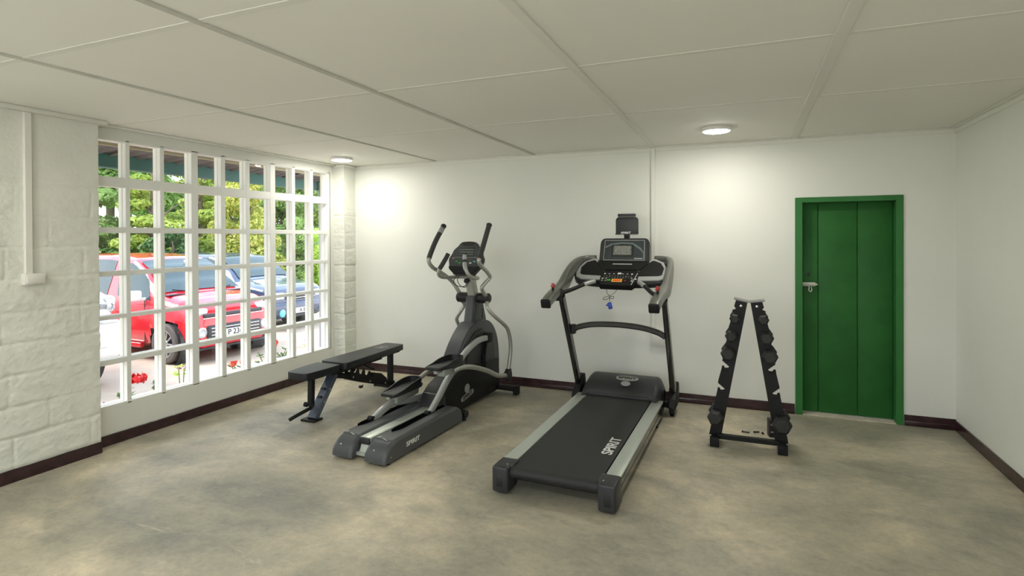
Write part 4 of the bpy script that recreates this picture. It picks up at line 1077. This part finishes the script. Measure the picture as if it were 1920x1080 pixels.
# ------------------------------------------------------------------ cars
def interp(tab, x):
    for (x0, *a), (x1, *b) in zip(tab[:-1], tab[1:]):
        if x >= x1:
            k = (x - x0) / (x1 - x0) if x1 != x0 else 0
            k = k * k * (3 - 2 * k) * .35 + k * .65
            return [p + (q - p) * k for p, q in zip(a, b)]
    return list(tab[-1][1:])
def make_car(name, label, loc, rz, paint, spec):
    """spec['st']: stations (x, half width, zbottom, zbelt, ztop, top half width), front first (x descending)"""
    root = empty(name, loc, rz); tag(root, label, 'car')
    st = spec['st']; L = st[-1][0]
    def ring(x):
        w_, zb, zm, zt, wt = interp(st, x)
        pts = [(0, zb), (w_ * .80, zb), (w_ * .97, zb + .10), (w_, zb + (zm - zb) * .45), (w_ * .985, zm - .10), (w_ * .955, zm), (wt, zt - .035), (wt * .88, zt), (wt * .45, zt + .018), (0, zt + .022)]
        return pts
    def P(x, t):      # t in 0..9 along the right half ring; sign by caller
        r = ring(x); i = min(int(t), 8); k = t - i
        return r[i][0] + (r[i + 1][0] - r[i][0]) * k, r[i][1] + (r[i + 1][1] - r[i][1]) * k
    t_ = bmesh.new(); rows = []; N = 120
    ts = [0, .5, 1, 1.5, 2, 2.5, 3, 3.5, 4, 4.5, 5, 5.5, 6, 6.5, 7, 7.5, 8, 8.5, 9]
    arches = spec['wheels']; wr_ = spec['wr']
    xs = sorted(set([round(L * k / N, 4) for k in range(N + 1)]), reverse=True)
    for x in xs:
        half = [P(x, tt) for tt in ts]
        full = [(a, b) for a, b in half] + [(-a, b) for a, b in half[-2:0:-1]]
        rows.append([t_.verts.new((x, a, b)) for a, b in full])
    n = len(rows[0])
    for A, B in zip(rows[:-1], rows[1:]):
        for j in range(n): t_.faces.new((A[j], A[(j + 1) % n], B[(j + 1) % n], B[j]))
    t_.faces.new(rows[0]); t_.faces.new(rows[-1][::-1])
    bmesh.ops.recalc_face_normals(t_, faces=t_.faces)
    # wheel arches cut by removing faces near the wheels
    kill = []
    for f in t_.faces:
        c = f.calc_center_median()
        for wx in arches:
            if abs(c.y) > .5 and math.hypot(c.x - wx, c.z - wr_) < wr_ + .055 and len(f.verts) == 4: kill.append(f)
    bmesh.ops.delete(t_, geom=list(set(kill)), context='FACES')
    m = MB(); m._merge(t_, True); body = m.build('body', paint, root)
    # black wheel wells
    for wx in arches:
        for sy in (-1, 1):
            yw = spec['hw'] * sy
            MB().lathe([(wr_ + .07, 0), (wr_ + .07, .32), (0, .32)], (wx, yw * .965, wr_), (0, -sy, 0), 36).build('wheel_arch', m_darktrim, root)
            wh = MB().lathe([(wr_ * .66, .01), (wr_ * .70, -.012), (wr_ * .93, -.012), (wr_, .012), (wr_ * 1.0, .19), (wr_ * .93, .215), (wr_ * .6, .21)], (wx, yw * .985, wr_), (0, -sy, 0), 40, smooth=False)
            wo_ = wh.build('wheel', m_tyre, root)
            rim = MB().lathe([(wr_ * .68, .0), (wr_ * .69, .16)], (wx, yw * .985, wr_), (0, -sy, 0), 40)
            rim.lathe([(wr_ * .70, -.004), (wr_ * .66, -.008), (wr_ * .63, .012)], (wx, yw * .985, wr_), (0, -sy, 0), 40)
            for k in range(10):
                a = 2 * math.pi * k / 10
                rim.bar([(wx + .05 * math.cos(a), yw * .985 - sy * .02, wr_ + .05 * math.sin(a)), (wx + wr_ * .66 * math.cos(a), yw * .985 - sy * .01, wr_ + wr_ * .66 * math.sin(a))], .028, .02, .004, 1, upv=(0, 1, 0))
            rim.lathe([(0, -.0), (.05, 0), (.06, .03)], (wx, yw * .985, wr_), (0, -sy, 0), 20)
            rim.build('wheel_rim', m_chrome, wo_)
            MB().cyl((wx, yw * .985 - sy * .07, wr_), (wx, yw * .985 - sy * .075, wr_), wr_ * .67, seg=32).build('brake_disc', m_darktrim, wo_)
    # glass patches follow the body surface
    def patch(x0, x1, t0, t1, nm, mt, side, off=.006, nx=14, nt=6, skew=0.0):
        def fn(u, v):
            x = x0 + (x1 - x0) * u + skew * (1 - v); tt = t0 + (t1 - t0) * v
            a, b = P(x, tt); a2, b2 = P(x, tt + .01); dx = V((a2 - a, b2 - b)).normalized()
            return V((x, side * (a + dx[1] * off), b - dx[0] * off + (off if tt > 6.5 else 0)))
        return MB().quadgrid(fn, nx, nt).build(nm, mt, body)
    for (x0, x1, sk_) in spec['sidewin']:
        for sy in (-1, 1): patch(x0, x1, 5.05, 5.93, 'side_window', m_carglass, sy, skew=sk_)
    # windscreen: across the whole width between station x's
    def ws_(u, v):
        x = spec['ws'][0] + (spec['ws'][1] - spec['ws'][0]) * v; q = (u - .5) * 2
        w_, zb, zm, zt, wt = interp(st, x)
        ww = wt * .93
        base_ = .018 * (1 - q * q)
        return V((x + .010, q * ww, zt + .010 + base_ + .004))
    MB().quadgrid(ws_, 14, 14).build('windscreen', m_carglass, body)
    for f in spec.get('extra', []): f(root, body, st)
    return root
def fbox(root, nm, mt, x0, x1, y0, y1, z0, z1, bev=.01, sym=False):
    if sym:
        for sy in (-1, 1): MB().box(x0, x1, *sorted((sy * y0, sy * y1)), z0, z1, bev, 2).build(nm, mt, root)
    else: return MB().box(x0, x1, y0, y1, z0, z1, bev, 2).build(nm, mt, root)
def mirrors(col, x, y, z):
    def f(root, body, st):
        for sy in (-1, 1):
            MB().box(x - .09, x + .05, *sorted((sy * y, sy * (y + .20))), z, z + .17, .03, 3).box(x - .02, x + .03, *sorted((sy * (y - .08), sy * (y + .03))), z, z + .05, .01, 1).build('wing_mirror', col, root)
    return f
def red_front(root, body, st):
    x = .02
    fbox(root, 'lower_grille', m_darktrim, -.05, .035, -.52, .52, .30, .60, .03)
    for k in range(5): fbox(root, 'grille_bar', m_chrome, .03, .045, -.46, .46, .325 + .055 * k, .340 + .055 * k, .004)
    fbox(root, 'upper_grille', m_darktrim, -.14, .004, -.56, .56, .735, .79, .012)
    fbox(root, 'headlight', m_headl, -.24, -.035, .46, .74, .76, .885, .03, True)
    fbox(root, 'bonnet_edge', m_chrome, -.12, .008, -.58, .58, .715, .730, .004)
    for sy in (-1, 1): MB().lathe([(.085, 0), (.085, .02), (.06, .03), (.045, .012), (0, .01)], (-.01, sy * .60, .50), (1, 0, 0), 24).build('fog_lamp', m_headl, root)
    p_ = fbox(root, 'number_plate', m_plate, .045, .055, -.26, .26, .395, .515, .004)
    text('plate_text', 'P 2369', .125, m_ink, p_, (.0565, .0, .452), (0, 1, 0), (0, 0, 1), .001, .002, squash=1.0)
    fbox(root, 'number_surround', m_darktrim, .03, .046, -.28, .28, .38, .53, .004)
    fbox(root, 'bumper_lip', m_darktrim, -.25, -.03, -.72, .72, .20, .245, .02)
    for sy in (-1, 1):
        MB().bar([(-.72, sy * .1, 1.095), (-.82, sy * .55, 1.165)], .012, .014, .003, 1).build('wiper', m_ink, root)
    MB().box(-.76, -.64, -.72, .72, 1.075, 1.095, .006, 1).build('scuttle', m_ink, root)
    MB().lathe([(0, 0), (.05, .004), (.04, .02), (0, .024)], (-1.40, .1, 1.60), (.6, 0, .8), 16).build('mirror_sticker', m_headl, root)
    for sy in (-1, 1): fbox(root, 'door_seam', m_darktrim, -1.05, -1.045, *sorted((sy * .862, sy * .872)), .30, 1.0, .0)
    for sy in (-1, 1): fbox(root, 'sill_trim', m_carred, -3.2, -1.15, *sorted((sy * .82, sy * .885)), .22, .30, .012)
redst = [(0, .62, .28, .60, .66, .54), (-.05, .73, .24, .72, .84, .62), (-.16, .80, .22, .84, .95, .69), (-.36, .85, .22, .92, 1.02, .74), (-.74, .875, .22, .98, 1.085, .76), (-1.04, .88, .22, 1.0, 1.28, .72), (-1.36, .88, .22, 1.01, 1.52, .67), (-1.70, .88, .22, 1.02, 1.68, .64), (-2.4, .88, .22, 1.03, 1.74, .63), (-3.6, .88, .22, 1.04, 1.73, .62), (-4.2, .87, .24, 1.05, 1.64, .60), (-4.45, .85, .26, 1.02, 1.35, .60), (-4.6, .80, .30, .80, .90, .60)]
make_car('red_car', 'bright red car parked nose to the window in the middle of the row', (-8.02, 7.02, GZ), -.056, m_carred,
    dict(st=redst, hw=.88, wr=.325, wheels=(-.55, -3.45), ws=(-.80, -1.58), sidewin=((-1.16, -2.08, .22), (-2.16, -3.20, 0), (-3.28, -3.90, 0)),
         extra=[red_front, mirrors(m_plate, -1.10, .90, 1.0)]))
def blue_front(root, body, st):
    fbox(root, 'grille', m_darktrim, -.06, .03, -.42, .42, .66, .80, .02)
    for k in range(2): fbox(root, 'grille_bar', m_chrome, .02, .04, -.42, .42, .69 + .06 * k, .705 + .06 * k, .004)
    fbox(root, 'headlight', m_headl, -.22, .01, .46, .78, .68, .84, .03, True)
    fbox(root, 'bumper', m_carblue, -.12, .08, -.86, .86, .34, .62, .05)
    for sy in (-1, 1): MB().lathe([(.085, 0), (.085, .02), (.07, .03), (0, .034)], (.075, sy * .60, .40), (1, 0, 0), 24).build('fog_lamp', m_cyan, root)
    p_ = fbox(root, 'number_plate', m_plate, .08, .092, -.26, .26, .36, .48, .004)
    text('plate_text', 'A 08', .115, m_ink, p_, (.0935, .0, .417), (0, 1, 0), (0, 0, 1), .001, .002)
    fbox(root, 'air_intake', m_darktrim, .05, .086, -.45, .45, .28, .34, .01)
    MB().box(-1.05, -.92, -.72, .72, 1.06, 1.075, .006, 1).build('scuttle', m_ink, root)
bst = [(0, .74, .30, .66, .72, .66), (-.06, .80, .26, .80, .88, .72), (-.25, .85, .25, .90, .97, .76), (-.6, .88, .25, .96, 1.02, .78), (-1.0, .90, .25, 1.02, 1.09, .78), (-1.35, .90, .25, 1.04, 1.33, .72), (-1.75, .90, .25, 1.05, 1.58, .68), (-2.1, .90, .25, 1.06, 1.66, .66), (-3.2, .90, .25, 1.07, 1.68, .65), (-4.2, .89, .27, 1.07, 1.62, .63), (-4.5, .86, .3, 1.0, 1.2, .62)]
make_car('blue_car', 'dark blue car parked beyond the bright red car at the right', (-9.28, 9.89, GZ), -.02, m_carblue,
    dict(st=bst, hw=.90, wr=.33, wheels=(-.85, -3.5), ws=(-1.08, -1.85), sidewin=((-1.5, -2.35, .22), (-2.45, -3.35, 0), (-3.45, -4.0, 0)),
         extra=[blue_front, mirrors(m_carblue, -1.45, .90, 1.02)]))
def white_front(root, body, st):
    fbox(root, 'headlight', m_headl, -.30, .0, .58, .87, 1.02, 1.25, .05, True)
    for sy in (-1, 1):
        MB().lathe([(.0, 0), (.045, 0), (.055, .02), (.05, .03)], (-.01, sy * .68, 1.16), (1, 0, 0), 20).lathe([(.0, 0), (.04, 0), (.05, .02), (.045, .03)], (-.01, sy * .78, 1.10), (1, 0, 0), 20).build('headlight_bulb', m_chrome, root)
    fbox(root, 'grille', m_darktrim, -.06, .01, -.32, .32, .95, 1.12, .02)
    fbox(root, 'bumper', m_carwhite, -.22, .07, -.91, .91, .40, .92, .07)
    fbox(root, 'bumper_step', m_darktrim, .055, .073, -.30, .30, .47, .60, .01)
    fbox(root, 'side_light', m_headl, -.10, .072, .60, .86, .88, .92, .01, True)
    for sy in (-1, 1): fbox(root, 'bumper_seam', m_dimwhite, .066, .0725, *sorted((sy * .48, sy * .70)), .56, .566, .0)
wst = [(0, .82, .42, .90, 1.16, .74), (-.08, .88, .40, 1.02, 1.29, .78), (-.30, .91, .38, 1.10, 1.36, .78), (-.7, .92, .36, 1.12, 1.40, .78), (-1.05, .92, .36, 1.13, 1.44, .76), (-1.5, .92, .36, 1.13, 1.5, .74), (-1.9, .92, .36, 1.14, 1.74, .70), (-2.3, .92, .36, 1.15, 1.78, .69), (-3.2, .92, .36, 1.15, 1.78, .68), (-4.6, .92, .38, 1.15, 1.7, .66), (-4.9, .88, .45, 1.0, 1.2, .62)]
make_car('white_car', 'white car front corner parked at the left edge of the window', (-7.98, 4.17, GZ), -.02, m_carwhite,
    dict(st=wst, hw=.92, wr=.37, wheels=(-.72, -3.8), ws=(-1.2, -1.95), sidewin=((-1.7, -2.5, .2), (-2.6, -3.5, 0)),
         extra=[white_front, mirrors(m_carwhite, -1.6, .94, 1.12)]))

# ------------------------------------------------------------------ trees, hedge, flowers
def leaves(rng, clumps, n, size, flat=.0, up_=.25):
    t = bmesh.new()
    tot = sum(c[3] ** 2 for c in clumps)
    for cx, cy, cz, cr, sq in clumps:
        k_ = int(n * cr ** 2 / tot)
        for _ in range(k_):
            d = V((rng.gauss(0, 1), rng.gauss(0, 1), rng.gauss(0, 1))).normalized()
            rr = cr * (.62 + .42 * rng.random() ** .6)
            p = V((cx, cy, cz)) + V((d.x * rr, d.y * rr, d.z * rr * sq))
            nrm = (d + V((rng.uniform(-.7, .7), rng.uniform(-.7, .7), rng.uniform(-.2, .9) + up_))).normalized()
            a = nrm.cross(V((rng.uniform(-1, 1), rng.uniform(-1, 1), rng.uniform(-1, 1)))).normalized(); b = nrm.cross(a)
            s_ = size * rng.uniform(.6, 1.3)
            vs_ = [t.verts.new(p + a * s_ * .9), t.verts.new(p + b * s_ * .42 + nrm * s_ * .1), t.verts.new(p - a * s_ * .9 - nrm * s_ * .15), t.verts.new(p - b * s_ * .42 + nrm * s_ * .1)]
            t.faces.new(vs_)
    m = MB(); m._merge(t, False); return m
def tree(name, label, x, y, z0, h, rad, n, size, mt, seed, shape='round', cat='tree', group=None, core=True):
    rng = random.Random(seed)
    r_ = empty(name, (x, y, z0)); tag(r_, label, cat, group)
    cl = []
    if shape == 'layer':      # tiers of flattened boughs
        k = int(h / .55)
        for i in range(k):
            zz = .5 + i * (h - .5) / k; rr = rad * (1 - .75 * i / k) + .15
            for j in range(max(3, int(7 * rr / rad))):
                a = rng.uniform(0, 6.28); q = rr * rng.uniform(.25, .9)
                cl.append((q * math.cos(a), q * math.sin(a), zz + rng.uniform(-.25, .25), rr * rng.uniform(.32, .5), .42))
    else:
        for i in range(26):
            a = rng.uniform(0, 6.28); zz = h * (.30 + .68 * rng.random()); k = math.sqrt(max(.05, 1 - ((zz / h - .6) / .55) ** 2))
            q = rad * k * rng.uniform(.2, .85)
            cl.append((q * math.cos(a), q * math.sin(a), zz, rad * rng.uniform(.25, .42), .8))
        if shape == 'bush':
            for i in range(14):
                a = rng.uniform(0, 6.28); q = rad * rng.uniform(.2, .8); cl.append((q * math.cos(a), q * math.sin(a), h * rng.uniform(.05, .4), rad * rng.uniform(.28, .42), .85))
    leaves(rng, cl, int(n * 1.6), size * .85).build('foliage', mt, r_)
    tr = MB().tube([(0, 0, -.1), (.04 * rad, .03, h * .3), (-.03, .05 * rad, h * .6), (0, 0, h * .88)], .035 * h ** .8 + .02, 10, 5, scales=[1, .8, .5, .15])
    for i in range(7):
        a = i * 2.4; z_ = h * (.25 + .08 * i)
        tr.tube([(0, 0, z_), (rad * .35 * math.cos(a), rad * .35 * math.sin(a), z_ + .1 * h), (rad * .7 * math.cos(a), rad * .7 * math.sin(a), z_ + .17 * h)], .012 * h ** .8, 6, 3, scales=[1, .6, .3])
    tr.build('trunk', m_bark, r_)
    return r_
gt_ = 'trees behind the parked cars'
def gz(x): return GZ + max(0, min(2.6, (-(x + 15.5)) * .16)) - .05
TR = [('tree', 'tall layered evergreen behind the white car, leftmost of the trees', -17.9, 10.3, 4.6, 1.35, 9000, .12, m_leaf3, 'layer'),
      ('tree', 'bright green layered evergreen above the roof of the red car at left', -16.3, 11.35, 4.7, 1.15, 10000, .11, m_leaf1, 'layer'),
      ('tree', 'bright green layered evergreen behind the middle of the red car roof', -16.5, 13.1, 4.9, 1.15, 10000, .11, m_leaf1, 'layer'),
      ('tree', 'yellow green evergreen just left of the speckled yellow shrub', -18.5, 15.9, 4.8, 1.5, 9000, .12, m_leaf1, 'layer'),
      ('garden_shrub', 'tall shrub with speckled yellow leaves behind the two cars', -14.1, 12.85, 3.9, 1.12, 12000, .085, m_leaf2, 'bush'),
      ('tree', 'soft green rounded tree right of the speckled yellow shrub', -20, 20.2, 4.9, 2.0, 10000, .13, m_leaf3, 'round'),
      ('tree', 'pale green rounded tree seen above the dark blue car bonnet', -21, 24.2, 5.2, 2.1, 10000, .14, m_leaf1, 'round'),
      ('garden_shrub', 'low deep green shrub behind the red car roof near its aerial', -14.4, 10.6, 2.3, .62, 4500, .09, m_leaf4, 'bush'),
      ('garden_shrub', 'low round green shrub at right behind the dark blue car', -16.0, 16.9, 2.7, 1.1, 6000, .10, m_leaf3, 'bush'),
      ('garden_shrub', 'leafy lime green shrub by the nose of the dark blue car', -12.7, 14.55, 2.3, .7, 2600, .085, m_leaf5, 'bush'),
      ('tree', 'broad dark tree far behind the others at left', -25, 15.5, 7.0, 3.0, 9000, .22, m_leaf3, 'round'),
      ('tree', 'broad green tree far behind the others in the middle', -27, 22.5, 7.0, 3.4, 9000, .24, m_leaf1, 'round'),
      ('tree', 'broad green tree far behind the others at right', -28, 30.5, 7.5, 3.8, 9000, .24, m_leaf3, 'round')]
for i, (nm_, lb_, x, y, h, rd, n_, sz, mt_, shp_) in enumerate(TR):
    tree(nm_, lb_, x, y, gz(x), h, rd, n_, sz, mt_, 11 + i, shp_, 'shrub' if 'shrub' in nm_ else 'tree', None if 'shrub' in nm_ else gt_)

def flower(name, label, x, y, h, petal, kind, seed, lean=0):
    rng = random.Random(seed); r_ = empty(name, (x, y, GZ)); tag(r_, label, 'flower')
    stem_ = MB(); lf = bmesh.new(); tips = []
    ns = {'rose': 7, 'tuft': 5, 'single': 2}[kind]
    for k in range(ns):
        a = rng.uniform(0, 6.28); q = {'rose': .16, 'tuft': .09, 'single': .04}[kind]; hh = h * rng.uniform(.78, 1.0)
        tip = V((q * math.cos(a) + lean * hh, q * math.sin(a), hh)); tips.append(tip)
        stem_.tube([(0, 0, 0), (tip.x * .25, tip.y * .25, hh * .5), tuple(tip)], .005, 6, 4)
        for j in range({'rose': 22, 'tuft': 8, 'single': 9}[kind]):
            z_ = hh * (rng.uniform(.62, 1.0) if kind != 'single' else rng.uniform(.8, 1.02)); p = V((tip.x * (z_ / hh) ** 2, tip.y * (z_ / hh) ** 2, z_))
            b_ = rng.uniform(0, 6.28); d = V((math.cos(b_), math.sin(b_), rng.uniform(-.2, .7))).normalized(); l_ = rng.uniform(.05, .09); sd_ = d.cross(V((0, 0, 1))).normalized() * l_ * .28
            vs_ = [lf.verts.new(p), lf.verts.new(p + d * l_ * .5 + sd_), lf.verts.new(p + d * l_), lf.verts.new(p + d * l_ * .5 - sd_)]; lf.faces.new(vs_)
    stem_.build('stem', m_stem, r_)
    m = MB(); m._merge(lf, False); m.build('leaves', m_leaf5 if kind == 'single' else m_leaf4, r_)
    pt = bmesh.new()
    heads = [V((lean * h, 0, h * 1.02))] if kind == 'rose' else tips
    for hd_ in heads:
        R0 = {'rose': .085, 'tuft': .045, 'single': .03}[kind]
        for j in range({'rose': 46, 'tuft': 16, 'single': 8}[kind]):
            d = V((rng.gauss(0, 1), rng.gauss(0, 1), abs(rng.gauss(0, .8)) + .1)).normalized(); p = hd_ + d * R0 * rng.uniform(.3, .9); sd_ = d.cross(V((rng.uniform(-1, 1), rng.uniform(-1, 1), 1))).normalized() * R0 * .35; u_ = d.cross(sd_).normalized() * R0 * .3
            pt.faces.new([pt.verts.new(p - sd_), pt.verts.new(p + u_), pt.verts.new(p + sd_), pt.verts.new(p - u_ + d * R0 * .3)])
    m = MB(); m._merge(pt, False); m.build('petals', petal, r_)
flower('red_rose', 'red rose bush blooming below second pane column of the window', -5.25, 3.50, .66, m_petalr, 'rose', 1)
flower('young_plant', 'thin young plant with lime leaves and purple bloom below third pane column', -5.25, 3.95, .72, m_petalp, 'single', 2, .02)
flower('dry_plant', 'small dark reddish plant at the left end under the window', -5.25, 3.10, .56, m_petalp, 'tuft', 3)
flower('red_flower', 'orange red flower on bare stems below fifth pane column', -5.3, 4.70, .66, m_petalo, 'tuft', 4)
flower('red_rose', 'red rose bush with yellow green leaves below sixth pane column', -5.3, 5.18, .68, m_petalr, 'rose', 5)
flower('purple_flower', 'thin purple flower below seventh pane column of the window', -5.35, 5.82, .70, m_petalp, 'single', 6, .02)
flower('red_flower', 'small orange red flower at the right end below last pane column', -5.35, 6.72, .62, m_petalo, 'tuft', 7)
